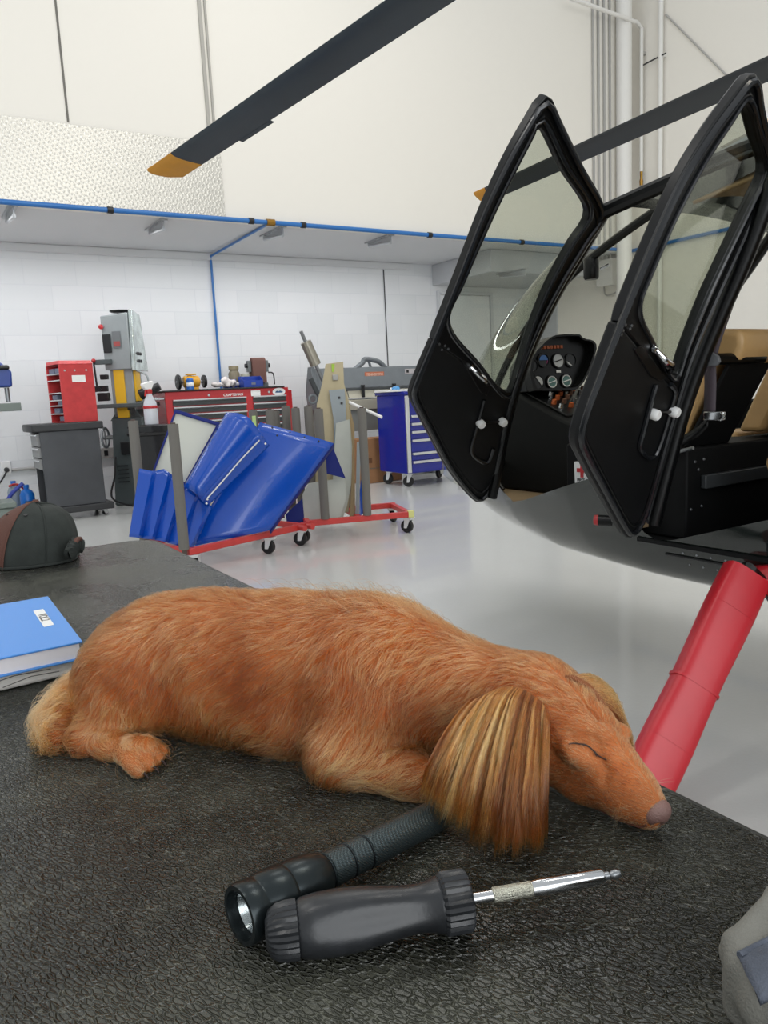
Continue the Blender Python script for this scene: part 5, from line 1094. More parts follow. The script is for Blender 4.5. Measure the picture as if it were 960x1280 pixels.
LS([(0, g+r_*.87), (.0028, g+r_*.87), (.0028, g+r_*.91), (.0018, g+r_*.92), (.0026, g+r_*.93), (.0034, g+r_*.965), (.0024, g+r_*.99), (0, g+r_*1.0)], 'bit', m_steelg)
# ---- books
zb1 = TZ+.026; zb2 = TZ+.052
c_nr = at_z(103, 801, zb2); c_fr = at_z(60, 745, zb2); c_l = at_z(0, 831, zb2)
e1 = nrm((c_fr-c_nr)*[1, 1, 0]); e2 = nrm((c_l-c_nr)*[1, 1, 0]); e2 = nrm(e2-e1*(e1 @ e2)*.9); wB = np.linalg.norm(c_fr-c_nr); hB = .27
m_bk = mat('notebook_blue', '4E8FDC', .45, bump=.12, scale=500); m_pg_ = mat('page_edges', 'EDE9EA', .7, bump=.4, scale=900, aniso=(1, 1, 40))
nb = thing('notebook', 'blue hardback notebook with a small label lying on top of the white book', 'notebook', (c_nr+e2*hB/2+e1*wB/2)*np.array([1, 1, 0])+np.array([0, 0, zb1]))
def slab(c, a, b, z0, z1): return [(*(c+a*x+b*y)[:2], z0) for x, y in ((0, 0), (1, 0), (1, 1), (0, 1))], (0, 0, z1-z0)
MB().prism(*slab(c_nr, e1*wB, e2*hB, zb2-.003, zb2)).build('front_cover', m_bk, nb, bevel=.001)
MB().prism(*slab(c_nr, e1*wB, e2*hB, zb1, zb1+.003)).build('back_cover', m_bk, nb, bevel=.001)
MB().prism(*slab(c_nr+e1*.004+e2*.004, e1*(wB-.008), e2*(hB-.008), zb1+.003, zb2-.003)).build('page_block', m_pg_, nb)
lb_ = [at_z(x, y, zb2+.0002) for x, y in ((41.5, 764), (54, 761.5), (67.5, 781), (55, 784))]
lab_ = MB().prism(lb_, (0, 0, .0006)).build('title_label', m_white, nb)
lc = np.mean(lb_, 0); rt = nrm(lb_[2]-lb_[1]); text('lettering', 'VOL.2', m_dark, lc+np.array([0, 0, .0008]), rt, np.cross((0, 0, 1), rt), np.linalg.norm(lb_[2]-lb_[1])*.42, lab_, .0001)
d_nr = at_z(92, 824, zb1-.004); d1 = nrm(e1+e2*.04); d2 = nrm(e2-e1*.03)
wbk = thing('book', 'thick worn white paper bound book under the blue notebook', 'book', (d_nr+d1*.1+d2*.13)*np.array([1, 1, 0])+np.array([0, 0, TZ]))
MB().prism(*slab(d_nr, d1*(wB*.95), d2*.27, TZ+.001, zb1-.0032)).build('page_block', mat('worn_pages', 'E2DFD8', .7, mottle=.1, mscale=30, bump=.5, scale=300, aniso=(1, 1, 12)), wbk, bevel=.004, bseg=3)
MB().prism(*slab(d_nr-d2*.0-d1*.001, d1*(wB*.95), d2*.272, zb1-.003, zb1-.0005)).build('cover', mat('pale_cyan_cover', 'A9D3DA', .5), wbk, bevel=.0008)
a = d_nr+d2*.02; 
for (u0, u1, z_) in ((.02, .09, .010), (.03, .12, .016), (.1, .16, .008)):
    p, q = d_nr+d2*u0-d1*.0008, d_nr+d2*u1-d1*.0008
    MB().tube([(p[0], p[1], TZ+z_), ((p[0]+q[0])/2, (p[1]+q[1])/2, TZ+z_+.002), (q[0], q[1], TZ+z_-.004)], .0006, 6).build('page_crease', m_dark, wbk)
# ---- cap
cc = at_z(42, 702, TZ); dv = nrm((at_z(0, 702, TZ)-cc)*[1, 1, 0]); dv = nrm(dv*.97+nrm(-cc*[1, 1, 0])*.24); dn = np.array([-dv[1], dv[0], 0])
if dn @ (np.array([0, 0, 0])-cc) < 0: dn = -dn      # dn points to the camera side
hat = thing('baseball_cap', 'worn baseball cap with a brown front and dark green back at the left table edge', 'cap', cc)
m_hg = mat('cap_dark_green', '2A2F2C', .85, bump=.5, scale=420, mottle=.25, mscale=22); m_hb_ = mat('cap_brown', '5B3A30', .8, bump=.5, scale=420, mottle=.12, mscale=22); m_gold = mat('gold_thread', 'D2A83C', .6)
RX, RY, HH = .108, .092, .142
def cap_pt(a, e, off=0.):
    """a: angle around (0 = brim side), e: elevation 0..1"""
    fr_ = .5+.5*math.cos(a); s_ = math.cos(e*PI/2)**(.62+.62*fr_); h = math.sin(e*PI/2)**1.0; w_ = 1+.02*math.sin(5*a+3*e)+.012*math.sin(11*a)
    lean = -.022*h
    p = cc+dv*((RX*(.94+.26*fr_**1.5)+off)*math.cos(a)*s_*w_+lean)+dn*((RY+off)*math.sin(a)*s_*w_)+np.array([0, 0, (HH+off)*h+.002+(-.012*max(0, -math.cos(a))*h)]); return p
def cap_part(a0, a1, nm, m, off=0, e1=1., n=40):
    rows = [[cap_pt(a, e, off) for a in np.linspace(a0, a1, n)] for e in np.linspace(0, e1, 22)]
    return MB().loft(rows, caps=False, openring=True).build(nm, m, hat, solid=.003)
cap_part(-1.32, 1.32, 'front_panel', m_hb_, .0005); cap_part(1.32, 2*PI-1.32, 'crown', m_hg)
for a in (1.32, -1.32, 2.2, -2.2): MB().tube([cap_pt(a, e, .002) for e in np.linspace(0, .98, 16)], .0022, 6).build('seam', m_hb_ if abs(a) < 1.5 else m_hg, hat)
MB().lathe([(0, 0), (.008, 0), (.006, .005), (0, .006)], cap_pt(0, 1), (0, 0, 1), 14).build('top_button', m_hb_, hat)
for a, e in ((.62, .62), (-.62, .62), (1.6, .62)):
    p = cap_pt(a, e, .002); MB().lathe([(0, 0), (.0045, 0), (.0045, .0012), (0, .0012)], p, nrm(p-cc), 14).build('eyelet', m_blk, hat)
rows = []
for t in np.linspace(-1.05, 1.05, 25):
    p = cap_pt(t, 0); o_ = cc+dv*(RX+.075*math.cos(t*1.25)**.8)*1.0*math.cos(t*.72)+dn*(RY*1.0*math.sin(t*.95))
    rows.append([p+np.array([0, 0, .004]), (p+o_)/2+np.array([0, 0, .009-.012*abs(math.sin(t))**2]), o_+np.array([0, 0, .004-.002*abs(math.sin(t))])])
MB().loft(rows, caps=False, openring=True).build('brim', m_hg, hat, solid=.003)
MB().tube([cap_pt(a, .015, .001) for a in np.linspace(1.05, 2*PI-1.05, 40)], .0035, 6).build('hem', m_hg, hat)
# crumpled back strap
bd_ = nrm(-dv+dn*.45); st = [cc+bd_*(RX+.016)+dn*y_*.6+np.array([0, 0, z_]) for y_, z_ in ((.06, .03), (.035, .04), (.01, .046), (-.02, .044), (-.05, .035))]
MB().tube([p-dv*(.012+.006*math.sin(i*2)) for i, p in enumerate(spline(st, 5))], .017, 10, flat=.7).build('back_strap', m_hg, hat)
MB().tube([p-dv*.02+np.array([0, 0, .012]) for p in spline(st[1:4], 4)], .006, 8).build('strap_fold', m_hb_, hat)
# gold stitched mark on the brown front
for k_, pts in enumerate((((.86, .30), (.80, .36), (.84, .42), (.9, .38), (.86, .30)), ((.93, .26), (.88, .34), (.97, .36)))):
    MB().tube([cap_pt(a, e, .0035) for a, e in pts], .002, 6).build('gold_stitching', m_gold, hat)
# ---- grey canvas bag at the lower right
bc_ = at_z(960, 1300, TZ)
m_cv = mat('grey_canvas', '787770', .85, bump=.5, scale=650, mottle=.12, mscale=25); m_den = mat('faded_denim', '565C68', .85, bump=.5, scale=700, mottle=.3, mscale=25)
bag = thing('canvas_bag', 'grey canvas bag with a faded blue flap, cut by the lower right corner', 'bag', bc_)
ba = at_z(884, 1226, TZ+.025); bb = at_z(958, 1163, TZ+.03); bx = nrm((bb-ba)*[1, 1, 0]); by = np.array([bx[1], -bx[0], 0])
if by @ (np.array([.6, .2, 0])-ba) < 0: by = -by
def bp3(a_, b_, z_): return ba+bx*a_+by*b_+np.array([0, 0, z_-.02])
B2 = Blob(np.min([bp3(a_, b_, 0) for a_ in (-.04, .24) for b_ in (-.04, .2)], 0)-[0, 0, .01], np.max([bp3(a_, b_, .085) for a_ in (-.04, .24) for b_ in (-.04, .2)], 0), .0025)
rb_ = np.stack([bx, by, [0, 0, 1]], 1)
B2.rbox(bp3(.105, .09, .018), (.09, .076, .012), .012, rb_)
B2.rbox(bp3(.12, .10, .026), (.07, .06, .012), .012, rb_, .02)
B2.chain([bp3(-.002, .17, .024), bp3(-.003, .09, .026), bp3(.003, .03, .03), bp3(.02, .004, .036), bp3(.07, -.0, .042), bp3(.185, .002, .040)], [.0065]*5+[.004], .006)
B2.chain([bp3(.004, .16, .018), bp3(.004, .03, .02), bp3(.03, .0, .022), bp3(.19, -.006, .024)], [.009]*4, .008)
for P_, r_ in (([bp3(.016, .08, .043), bp3(.018, .035, .043), bp3(.034, .018, .046), bp3(.08, .010, .05), bp3(.18, .008, .05)], .0045), ([bp3(.018, .035, .044), bp3(.045, .05, .044)], .003)):
    for i in range(len(P_)-1): B2.cap(P_[i], P_[i+1], r_, r_, .004, True)
V, Fs = B2.mesh(TZ+.001); np_mesh('bag_body', V, Fs, m_cv, bag)
pf = [at_z(x, y, TZ+.041)+np.array([0, 0, .004]) for x, y in ((924, 1207), (972, 1182), (1010, 1240), (950, 1262))]
rows = [[(pf[0]*(1-u)+pf[1]*u)*(1-v)+(pf[3]*(1-u)+pf[2]*u)*v+np.array([0, 0, .006*math.sin(PI*u)*math.sin(PI*v)]) for u in np.linspace(0, 1, 9)] for v in np.linspace(0, 1, 9)]
MB().loft(rows, caps=False, openring=True).build('denim_flap', m_den, bag, solid=.004)
MB().tube([rows[0][i]+np.array([0, 0, .002]) for i in range(9)]+[rows[i][8]+np.array([0, 0, .002]) for i in range(1, 9)], .0022, 6).build('flap_hem', m_den, bag)
# ================================================================== long haired dachshund asleep on the bench
DO = np.array([.164, .78, TZ]); DU = nrm([.656, -.754, 0]); DV = np.array([-DU[1], DU[0], 0]); DR = np.stack([DU, DV, [0, 0, 1]])   # local u (to the nose), v (away), w (up)
tow = lambda p: DO+np.asarray(p, float) @ DR
tol = lambda q: (np.asarray(q, float)-DO) @ DR.T
dog = thing('dog', 'long haired red brown dachshund asleep on the rubber covered workbench', 'dog', DO)
Bd = Blob((-.20, -.12, -.004), (.54, .19, .20), .002)
# trunk
sp_ = [(-.04, .072, .070, .055), (.0, .075, .079, .062), (.06, .078, .081, .066), (.14, .079, .080, .067), (.21, .077, .079, .067), (.265, .073, .072, .060), (.315, .064, .064, .049), (.36, .055, .064, .043)]
Bd.chain([p[:3] for p in sp_], [p[3] for p in sp_], .03)
Bd.ell((.24, .072, .075), (.075, .068, .074), None, .02)
Bd.ell((.10, .075, .045), (.10, .058, .05), None, .03)
Bd.ell((.17, .055, .035), (.07, .05, .034), None, .025)
# near thigh, hock, hind paw
Bd.ell((-.025, .028, .062), (.058, .034, .052), None, .02)
Bd.cap((-.04, .02, .04), (-.055, -.002, .018), .027, .015, .02)
Bd.cap((-.055, -.004, .015), (.005, -.016, .013), .014, .012, .012)
Bd.ell((.016, -.018, .0145), (.023, .019, .0155), None, .006)
for q, dv_ in enumerate((-.0165, -.0055, .0055, .0155)): Bd.cap((.018, -.018+dv_, .0135), (.036-abs(dv_)*.25, -.022+dv_*1.15, .009), .0084, .0078, .0022)
# far thigh
Bd.ell((-.03, .12, .055), (.055, .03, .048), None, .02)
# tail
Bd.chain([(-.07, .06, .05), (-.095, .045, .033), (-.108, .02, .020), (-.098, -.002, .014)], [.022, .019, .016, .011], .02)
# shoulder, elbow, foreleg
Bd.ell((.245, .022, .068), (.05, .03, .056), None, .02)
Bd.cap((.25, .018, .055), (.228, -.002, .027), .034, .029, .02)
Bd.cap((.228, -.004, .022), (.30, -.012, .016), .024, .017, .015)
Bd.cap((.30, -.012, .015), (.35, -.02, .012), .016, .012, .012)
Bd.cap((.25, .12, .05), (.25, .13, .022), .034, .026, .02)
# head
HS = np.array([.405, .040, .070]); HN = np.array([.503, -.033, .019]); ha = nrm(HN-HS); hs = nrm(np.cross((0, 0, 1), ha)); hu = np.cross(ha, hs)   # hs points away from the camera
if hs[1] < 0: hs = -hs; 
hu = np.cross(ha, hs); hu = hu if hu[2] > 0 else -hu
Hh = lambda t, s_, u_: HS+(HN-HS)*t+hs*s_+hu*u_
Bd.ell(HS+ha*.004, (.050, .042, .041), np.stack([ha, hs, hu], 1), .02)
Bd.ell(Hh(.30, .004, .012), (.030, .030, .028), np.stack([ha, hs, hu], 1), .015)
Bd.cap((.37, .05, .066), HS, .042, .04, .02)
Bd.chain([Hh(.25, 0, .002), Hh(.45, 0, .004), Hh(.66, 0, .003), Hh(.86, 0, .001), Hh(.985, 0, -.001)], [.037, .0305, .0235, .0188, .0145], .012)
Bd.chain([Hh(.2, -.012, -.022), Hh(.55, -.006, -.02), Hh(.85, -.0, -.011)], [.025, .0175, .011], .012)      # near jaw
Bd.ell(Hh(.22, -.026, -.004), (.026, .016, .02), np.stack([ha, hs, hu], 1), .012)                          # near cheek
Bd.ell(Hh(.78, -.009, -.006), (.022, .011, .012), np.stack([ha, hs, hu], 1), .008)                         # near lip
Bd.ell(Hh(.78, .009, -.006), (.022, .011, .012), np.stack([ha, hs, hu], 1), .008)
for s_ in (-1, 1):
    Bd.ell(Hh(.43, s_*.0165, .0255), (.011, .0068, .0062), np.stack([ha, hs, hu], 1), .006)                 # brow
    Bd.ell(Hh(.39, s_*.0265, .0135), (.012, .0078, .009), np.stack([ha, hs, hu], 1), .006)                 # closed lid over the eyeball
Bd.cap(Hh(.49, -.026, .014), Hh(.58, -.0215, .008), .003, .0022, .005, True)                              # tear trough
Bd.cap(Hh(.36, 0, .041), Hh(.5, 0, .034), .0025, .002, .008, True)
camL = tol(O)
def hit(px, py, out=0.):
    """point of the dog's surface under a pixel of the photograph (the closest approach where the ray just misses)"""
    d = nrm(ray(px, py) @ DR.T); p = camL+d*.3; best = (9, p)
    for _ in range(500):
        i = np.round((p-Bd.lo)/Bd.h).astype(int)
        if (i < 0).any() or (i >= Bd.n).any(): p = p+d*.002; continue
        f = float(Bd.d[tuple(i)])
        if f < best[0]: best = (f, p.copy())
        if f < .0006: break
        p = p+d*min(max(f*.6, .0004), .01)
    p = best[1]
    if best[0] > .002: p = p-Bd.grad(p[None])[0]*best[0]
    return p-d*out
for px, py, r_, k_ in ((756, 917, .0085, .006), (742, 922, .006, .006), (728, 946, .0095, .007), (715, 940, .008, .008), (798, 905, .007, .006)):
    Bd.ell(hit(px, py)-nrm(hit(px, py)-camL)*-.004, (r_, r_, r_*.8), np.stack([ha, hs, hu], 1), k_)
lidp = [hit(x, y) for x, y in ((708, 931), (717, 929), (725, 930), (733, 931.5), (738, 935), (743, 940), (746, 946))]
for i in range(len(lidp)-1): Bd.cap(lidp[i], lidp[i+1], .0016, .0016, .003, True)
for P_ in ([hit(x, y) for x, y in ((716, 919), (730, 918), (743, 924), (749, 933))], [hit(x, y) for x, y in ((752, 948), (758, 962), (757, 978))]):
    for i in range(len(P_)-1): Bd.cap(P_[i], P_[i+1], .0014, .0014, .006, True)
V, Fs = Bd.mesh(0.0006)
def coat_mat():
    m = mat('dog_skin', 'A85F2C', .75, mottle=.15, mscale=30); return m
m_skin = coat_mat()
body = np_mesh('body', tow(V), Fs, m_skin, dog)
# nose pad, nostrils, eyelid line, mouth line
m_nose = mat('nose_leather', '7D5E57', .42, bump=.5, scale=900); m_lid = mat('lid_line', '2A1A16', .5); m_lip = mat('lip_skin', '6B4238', .5)
nb_ = Blob(Hh(1.05, 0, 0)-.03, Hh(1.05, 0, 0)+.03, .001)
nb_.ell(Hh(1.04, 0, .0035), (.0092, .0132, .0106), np.stack([ha, hs, hu], 1), .002); nb_.ell(Hh(1.0, 0, -.003), (.009, .008, .006), np.stack([ha, hs, hu], 1), .004)
for s_ in (-1, 1): nb_.ell(Hh(1.098, s_*.0068, .0), (.0052, .0034, .0028), np.stack([ha, hs*.8-hu*.6*s_, hu*.8+hs*.6*s_], 1), .0015, True)
NV, NF = nb_.mesh(.0008); np_mesh('nose', tow(NV), NF, m_nose, dog, 'pinkish brown nose')
lid = [hit(x, y, .0008) for x, y in ((711, 930), (717, 929), (725, 930), (733, 931.5), (738, 935), (743, 940), (746, 946))]
MB().tube([tow(p) for p in spline(lid, 4)], [.0003+.0004*math.sin(PI*t) for t in np.linspace(0, 1, 25)], 8).build('closed_eyelid', m_lid, dog, label='dark line of the closed eye')
MB().tube([tow(hit(x, y, .0006)) for x, y in ((743, 939), (747, 944), (752, 947), (758, 950))], .0006, 6).build('tear_stain', m_lid, dog)
lp_ = [hit(x, y, .0004) for x, y in ((735, 1015), (750, 1023), (768, 1030), (786, 1034), (800, 1034), (808, 1031))]
MB().tube([tow(p) for p in spline(lp_, 3)], .0007, 6).build('mouth_line', m_lip, dog)

# ---------------------------------------------------------------- coat
def hair_mat(name, dark, mid, light, rough=.32):
    m = bpy.data.materials.new(name); m.use_nodes = True; t = NT(m); t.n.remove(t.n['Principled BSDF']); out = t.n['Material Output']
    h = t.new('ShaderNodeBsdfHairPrincipled'); h.parametrization = 'COLOR'; h.inputs['Roughness'].default_value = rough; h.inputs['Radial Roughness'].default_value = .6
    at = t.new('ShaderNodeAttribute', attribute_name='tint'); hi = t.new('ShaderNodeHairInfo')
    ma = t.new('ShaderNodeMath', operation='MULTIPLY_ADD'); ma.inputs[1].default_value = .28; t.link(hi.outputs['Intercept'], ma.inputs[0]); t.link(at.outputs['Fac'], ma.inputs[2])
    cr = t.new('ShaderNodeValToRGB'); e = cr.color_ramp.elements; e[0].position = .0; e[0].color = lin(dark); e[1].position = 1.0; e[1].color = lin(light)
    k = cr.color_ramp.elements.new(.5); k.color = lin(mid)
    t.link(ma.outputs[0], cr.inputs[0]); t.link(cr.outputs[0], h.inputs['Color']); t.link(h.outputs[0], out.inputs[0])
    return m
def strands(name, P, tint, rad, m, parent, label=None):
    """P: (n, k, 3) world points"""
    n, k, _ = P.shape; inv = np.array(wmat(parent).inverted()); Q = P.reshape(-1, 3) @ inv[:3, :3].T+inv[:3, 3]
    hc = bpy.data.hair_curves.new(name); hc.add_curves([k]*n)
    hc.attributes['position'].data.foreach_set('vector', Q.astype(np.float32).ravel())
    ra = hc.attributes.new('radius', 'FLOAT', 'POINT'); tp = np.linspace(1, 0, k)**.7
    ra.data.foreach_set('value', (np.asarray(rad)[:, None]*(.25+.75*tp)[None]).astype(np.float32).ravel())
    ti = hc.attributes.new('tint', 'FLOAT', 'CURVE'); ti.data.foreach_set('value', tint.astype(np.float32))
    hc.materials.append(m); o = bpy.data.objects.new(name, hc); COL.objects.link(o); o.parent = parent; WM[o.name] = wmat(parent).copy()
    return tag(o, label)
def field(p):
    q = (p-Bd.lo)/Bd.h; i = np.clip(np.floor(q).astype(int), 0, Bd.n-2); f = np.clip(q-i, 0, 1); r = 0
    for a in (0, 1):
        for b in (0, 1):
            for c in (0, 1):
                r = r+Bd.d[i[:, 0]+a, i[:, 1]+b, i[:, 2]+c]*(f[:, 0] if a else 1-f[:, 0])*(f[:, 1] if b else 1-f[:, 1])*(f[:, 2] if c else 1-f[:, 2])
    return r
def gauss(p, c, r): return np.exp(-(((p-np.array(c))/np.array(r))**2).sum(1))
def wave(p, f, ph): return np.sin(p[:, 0]*f+ph)+np.sin(p[:, 1]*f*1.3+ph*2.1+1)+np.sin(p[:, 2]*f*1.1-ph*1.7+2)+np.sin((p[:, 0]+p[:, 2])*f*1.9+ph)
def smooth01(x, a, b): t = np.clip((x-a)/(b-a), 0, 1); return t*t*(3-2*t)
def flow(p):
    u, v, w_ = p[:, 0], p[:, 1], p[:, 2]; n = len(p)
    near = smooth01(-(v-.075), -.03, .06)*2-1
    d = np.zeros((n, 3)); d[:, 0] = -1; low = smooth01(-(w_-.15), 0., .12)
    d[:, 2] = -.25-.9*low; d[:, 1] = -.45*near*(1-low)
    # shoulder swirl: hair sweeps back from the neck, then down over the upper arm
    sh_ = gauss(p, (.235, .02, .085), (.055, .08, .06))[:, None]; d = d*(1-sh_)+np.array([-.35, -.1, -1.1])*sh_
    ar = gauss(p, (.275, .015, .08), (.03, .06, .06))[:, None]; d = d*(1-ar)+np.array([-.75, -.1, -.75])*ar
    th_ = gauss(p, (-.02, .02, .05), (.05, .05, .05))[:, None]; d = d*(1-th_)+np.array([-.5, -.2, -1.])*th_
    ru = smooth01(-u, .05, .085)[:, None]; d = d*(1-ru)+np.array([-.8, -.3, -.7])*ru
    tl = (smooth01(-u, .085, .10)*smooth01(-w_, -.08, -.05))[:, None]; d = d*(1-tl)+np.array([-.35, -.9, -.35])*tl
    pw = (smooth01(-w_, -.034, -.02)*smooth01(-v, -.01, .002)*smooth01(-u, -.08, -.05)*smooth01(u, -.06, -.02))[:, None]; d = d*(1-pw)+np.array([.9, -.4, -.5])*pw
    el = (smooth01(-w_, -.05, -.025)*gauss(p, (.25, .0, .02), (.08, .05, .05)))[:, None]; d = d*(1-el)+np.array([-.9, -.1, -.35])*el
    hd = smooth01(u, .365, .40)[:, None]; q = p-HS; side = (q @ hs)
    hd_d = -ha[None]*1.0+hs[None]*(np.sign(side)*.35)[:, None]-np.array([0, 0, 1.])[None]*(.25+.5*smooth01(-(q @ hu), -.01, .03))[:, None]
    d = d*(1-hd)+hd_d*hd
    k = .24; d[:, 0] += k*wave(p, 30, .3)*(1-hd[:, 0]*.7); d[:, 1] += k*.7*wave(p, 27, 1.9)*(1-hd[:, 0]*.7); d[:, 2] += k*wave(p, 32, 4.1)*(1-hd[:, 0]*.7)
    return d/np.linalg.norm(d, axis=1)[:, None]
def grow(n, keep, length, lift, k=6, seed=3):
    g = np.random.default_rng(seed); A, B, C, D_ = (V[Fs[:, i]] for i in range(4))
    ar = .5*np.linalg.norm(np.cross(C-A, D_-B), axis=1); cen = (A+B+C+D_)/4; ar = ar*keep(cen); f = g.choice(len(Fs), n, p=ar/ar.sum())
    a, b = g.random(n)[:, None], g.random(n)[:, None]; p = (A[f]*(1-a)+B[f]*a)*(1-b)+(D_[f]*(1-a)+C[f]*a)*b
    root = p.copy(); L = length(root)*g.uniform(.65, 1.15, n); lf = lift(root)*g.uniform(.5, 1.5, n)
    # hairs lean together into locks
    cell = np.floor(root/.007).astype(int); hsh = (cell[:, 0]*73856093 ^ cell[:, 1]*19349663 ^ cell[:, 2]*83492791) & 1023
    lk = np.random.default_rng(5).normal(0, 1, (1024, 3))[hsh]
    P = [p-Bd.grad(p)*.001]; 
    for i in range(1, k):
        t = i/(k-1); nm = Bd.grad(p); d = flow(p)+lk*.2*np.minimum(1, L/.012)[:, None]+g.normal(0, .07, (n, 3)); d = d-nm*(d*nm).sum(1)[:, None]; d /= np.linalg.norm(d, axis=1)[:, None]+1e-9
        p = p+d*(L/(k-1))[:, None]; tgt = L*lf*math.sin(min(1, t*1.15)*PI*.62); f_ = field(p); p = p+Bd.grad(p)*np.clip(tgt-f_, -.004, .006)[:, None]
        p[:, 2] = np.maximum(p[:, 2], .0012+.0015*g.random(n)); P.append(p.copy())
    return root, np.stack(P, 1), g, np.random.default_rng(6).normal(0, 1, 1024)[hsh]
def on_head(p): return smooth01(p[:, 0], .365, .40)
def muzz(p): return smooth01((p-HS) @ ha, .035, .075)*on_head(p)
tailw = lambda p: smooth01(-p[:, 0], .07, .09)*smooth01(-p[:, 2], -.095, -.06)
paww = lambda p: smooth01(-p[:, 2], -.036, -.022)*smooth01(-p[:, 1], -.01, .003)*smooth01(-p[:, 0], -.06, -.045)*smooth01(p[:, 0], -.05, -.01)
def hlen(p):
    L = np.full(len(p), .021); L += .010*gauss(p, (.30, .05, .1), (.06, .08, .08))+.006*gauss(p, (.1, .0, .03), (.12, .06, .04))
    L += .008*tailw(p); h = on_head(p); L = L*(1-h)+(.0115*(1-muzz(p))+.0042*muzz(p))*h
    L = L*(1-paww(p))+.0048*paww(p); eye = gauss(p, Hh(.365, -.028, .006), (.014, .014, .012)); return L*(1-.6*eye)
def hlift(p): return .20-.02*on_head(p)+.16*tailw(p)
fade = lambda p: 1.+1.6*on_head(p)+1.2*paww(p)+.5*tailw(p)
m_fur = hair_mat('red_brown_fur', '3C1806', '7A421C', 'CC985E')
root, P, g, lkt = grow(78000, lambda p: fade(p)*(p[:, 2] > .0015)*np.where(p[:, 1] > .13, .35, 1.), hlen, hlift)
tint = .40+.055*wave(root, 24, .7)+.04*wave(root, 70, 2.2)+g.normal(0, .08, len(root))+.09*lkt*(1-.2*on_head(root))
tint += .14*tailw(root)+.12*gauss(root, (-.02, .0, .03), (.05, .04, .03))+.24*paww(root)+.16*gauss(root, (.25, .0, .02), (.05, .05, .03))-.06*gauss(root, (.05, .0, .10), (.12, .08, .05))
tint += .10*on_head(root)-.10*muzz(root)*smooth01(-((root-HS) @ hs), .0, .02)+.12*gauss(root, Hh(.43, -.02, .018), (.009, .009, .009))-.25*gauss(root, Hh(.42, -.026, -.004), (.007, .02, .006))
tint += .14*gauss(root, Hh(.9, -.01, -.015), (.02, .02, .008))
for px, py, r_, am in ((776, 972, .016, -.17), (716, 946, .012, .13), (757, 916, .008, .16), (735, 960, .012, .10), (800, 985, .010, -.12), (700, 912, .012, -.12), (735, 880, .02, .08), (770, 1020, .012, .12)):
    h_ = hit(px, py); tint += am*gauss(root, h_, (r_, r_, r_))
strands('fur', tow(P.reshape(-1, 3)).reshape(P.shape), np.clip(tint, .02, .98), np.where(on_head(root) > .5, .00019, .00022)*g.uniform(.7, 1.2, len(root)), m_fur, dog)
# stray longer hairs along the back and the belly fringe
root, P, g, lkt = grow(1500, lambda p: (p[:, 2] > .12)*gauss(p, (.24, .08, .15), (.07, .06, .05))+.5*gauss(p, (.12, .0, .03), (.12, .04, .03))+.8*tailw(p), lambda p: np.full(len(p), .032), lambda p: np.full(len(p), .34), 7, 9)
strands('stray_hair', tow(P.reshape(-1, 3)).reshape(P.shape), np.clip(.5+g.normal(0, .12, len(root)), .05, .95), np.full(len(root), .00016), m_fur, dog)
# ---------------------------------------------------------------- near ear: leather flap and long hanging hair
def pe(x, y, vv): q = on_plane(x, y, tow((0, vv, 0)), DV); return tol(q)
er = [pe(603, 868, -.004), pe(622, 858, -.004), pe(642, 855, -.006), pe(660, 862, -.009), pe(676, 874, -.013), pe(686, 890, -.018)]
ee_px = [(520, 998, .030), (534, 1012, .026), (558, 1040, .014), (588, 1062, .004), (620, 1076, .004), (650, 1078, .004), (676, 1068, .004), (686, 1052, .004)]
ee = [tol(at_z(x, y, TZ+z)) for x, y, z in ee_px]
er = np.array(spline(er, 10)); ee = np.array(spline(ee, 10))
def along(C, s_): i = s_*(len(C)-1); j = np.clip(np.floor(i).astype(int), 0, len(C)-2); f = (i-j)[:, None]; return C[j]*(1-f)+C[j+1]*f
def ear_path(s_, t, lift=0.):
    a, e = along(er, s_), along(ee, s_); m1 = a*.72+e*.28+np.array([0, -.028, .016])+np.outer(.5-s_, [-.012, 0, 0]); m2 = a*.3+e*.7+np.array([0, -.022, .012])
    t = t[:, None]; p = a*(1-t)**3+3*m1*t*(1-t)**2+3*m2*t*t*(1-t)+e*t**3
    return p+np.array([.0, -.75, .66])*np.asarray(lift)[:, None] if np.ndim(lift) else p
S_, T_ = np.meshgrid(np.linspace(.05, .9, 30), np.linspace(.02, .78, 24), indexing='ij')
gp_ = ear_path(S_.ravel(), T_.ravel(), np.full(S_.size, -.012)).reshape(30, 24, 3)
MB().loft([[tow(p) for p in r] for r in gp_], caps=False, openring=True).build('ear', mat('ear_leather', '7A431F', .8), dog, solid=.004)
g = np.random.default_rng(21); n = 17000
s_ = g.random(n); t0 = g.beta(1, 2.2, n)*.62; t1 = np.clip(t0+g.uniform(.42, .8, n), 0, g.uniform(.86, 1.03, n)); kk = 9
NL = 90; edges = np.sort(np.r_[0, np.random.default_rng(8).random(NL-1), 1]); cen_ = (edges[:-1]+edges[1:])/2
lock = np.clip(np.searchsorted(edges, np.clip(s_+.012*np.sin(t0*9+s_*30), 0, .9999))-1, 0, NL-1); r2_ = np.random.default_rng(2); ls = r2_.uniform(-1, 1, NL); lh = r2_.random(NL); lt_ = r2_.normal(0, 1, NL)
jit = g.normal(0, .011, n)*np.where(g.random(n) < .12, 3, 1); jl = g.random(n); t1 = np.clip(t1-.10*lh[lock], .3, 1.03); wl = .5+.5*r2_.random(NL)
P = []
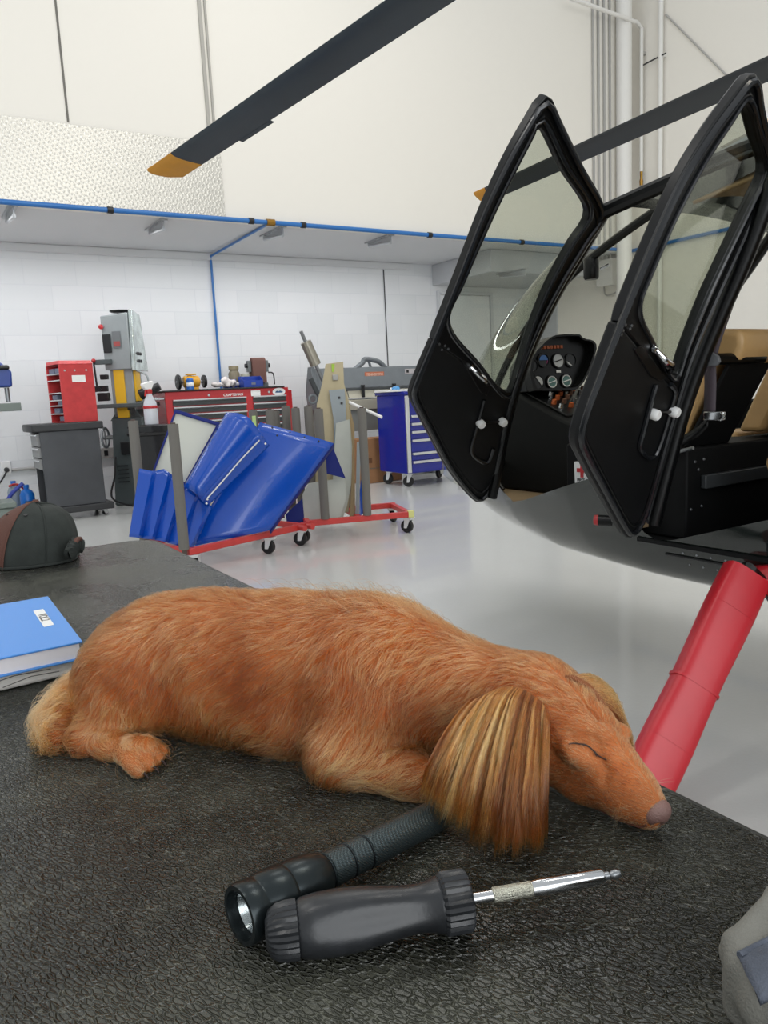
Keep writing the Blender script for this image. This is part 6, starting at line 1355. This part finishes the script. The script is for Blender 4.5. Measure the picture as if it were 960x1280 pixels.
for i in range(kk):
    f = i/(kk-1); t = t0+(t1-t0)*f; ss = np.clip(s_+(ls[lock]*.03*np.sin(t*3)+(cen_[lock]-s_)*.75*wl[lock])*f**1.5+jit*f, 0, 1)
    lf = .0065*math.sin(PI*min(1, f*1.05))*(.2+1.1*lh[lock]+.4*jl)+.001-.006*np.clip(1-t/.12, 0, 1)+.004*ls[lock]*f
    q = ear_path(ss, np.clip(t, 0, 1), lf+np.zeros(n)); q[:, 2] = np.maximum(q[:, 2], .0015); P.append(q)
P = np.stack(P, 1); tint = .33+.16*lt_[lock]+g.normal(0, .12, n)-.40*smooth01(t1, .74, .98)*smooth01(s_, .25, .6)-.1*smooth01(t0, .2, .5)
strands('ear_hair', tow(P.reshape(-1, 3)).reshape(P.shape), np.clip(tint, .0, .95), np.full(n, .00021)*g.uniform(.7, 1.3, n), hair_mat('ear_fur', '3B1705', '92551F', 'E0B574', .28), dog, 'long hanging hair of the near ear')
# far ear
fr_ = np.array(spline([hit(706, 846), hit(722, 853), hit(736, 863), hit(747, 876)], 8)); fe_ = np.array(spline([pe(757, 866, .07), pe(773, 884, .066), pe(783, 915, .06), pe(793, 952, .055)], 8))
n = 2600; s_ = g.random(n); t0 = g.uniform(0, .4, n); t1 = g.uniform(.6, 1.02, n); P = []
for i in range(8):
    f = i/7; t = (t0+(t1-t0)*f)[:, None]; a, e = along(fr_, s_), along(fe_, s_); m_ = (a+e)/2+np.array([.012, .0, .018])
    P.append(a*(1-t)**2+2*m_*t*(1-t)+e*t*t+g.normal(0, .0007, (n, 3))*f*2)
P = np.stack(P, 1)
gp_ = [[tow((a*(1-t)**2+2*((a+e)/2+np.array([.009, .002, .013]))*t*(1-t)+e*t*t)) for t in np.linspace(0, .62, 12)] for a, e in zip(fr_, along(fe_, np.linspace(0, 1, len(fr_))))]
MB().loft(gp_, caps=False, openring=True).build('ear', bpy.data.materials['ear_leather'], dog, solid=.003)
strands('ear_hair', tow(P.reshape(-1, 3)).reshape(P.shape), np.clip(.5+g.normal(0, .16, n)-.35*smooth01(s_, .6, 1.)*g.random(n), 0, .95), np.full(n, .0002), bpy.data.materials['ear_fur'], dog, 'hair of the far ear')
# claws and whiskers
for dv_ in (-.0165, -.0055, .0055, .0155): MB().tube([tow((.0415-abs(dv_)*.25, -.0235+dv_*1.18, .0085)), tow((.0465-abs(dv_)*.25, -.0245+dv_*1.2, .0065)), tow((.0495-abs(dv_)*.25, -.025+dv_*1.2, .003))], [.0016, .0013, .0005], 8).build('claw', m_lid, dog)
n = 14; P = []
for i in range(n):
    a = Hh(.86, -.013 if i % 2 else .013, -.003+.004*g.random()); d = nrm(ha*.4+hs*(-1 if i % 2 else 1)*g.uniform(.5, 1)+np.array([0, 0, g.uniform(-.1, .5)])); P.append([np.maximum(a+d*.03*t-np.array([0, 0, .006*t*t]), [-9, -9, .001]) for t in np.linspace(0, 1, 6)])
P = np.array(P); strands('whiskers', tow(P.reshape(-1, 3)).reshape(P.shape), np.full(n, .95), np.full(n, .00011), m_fur, dog)
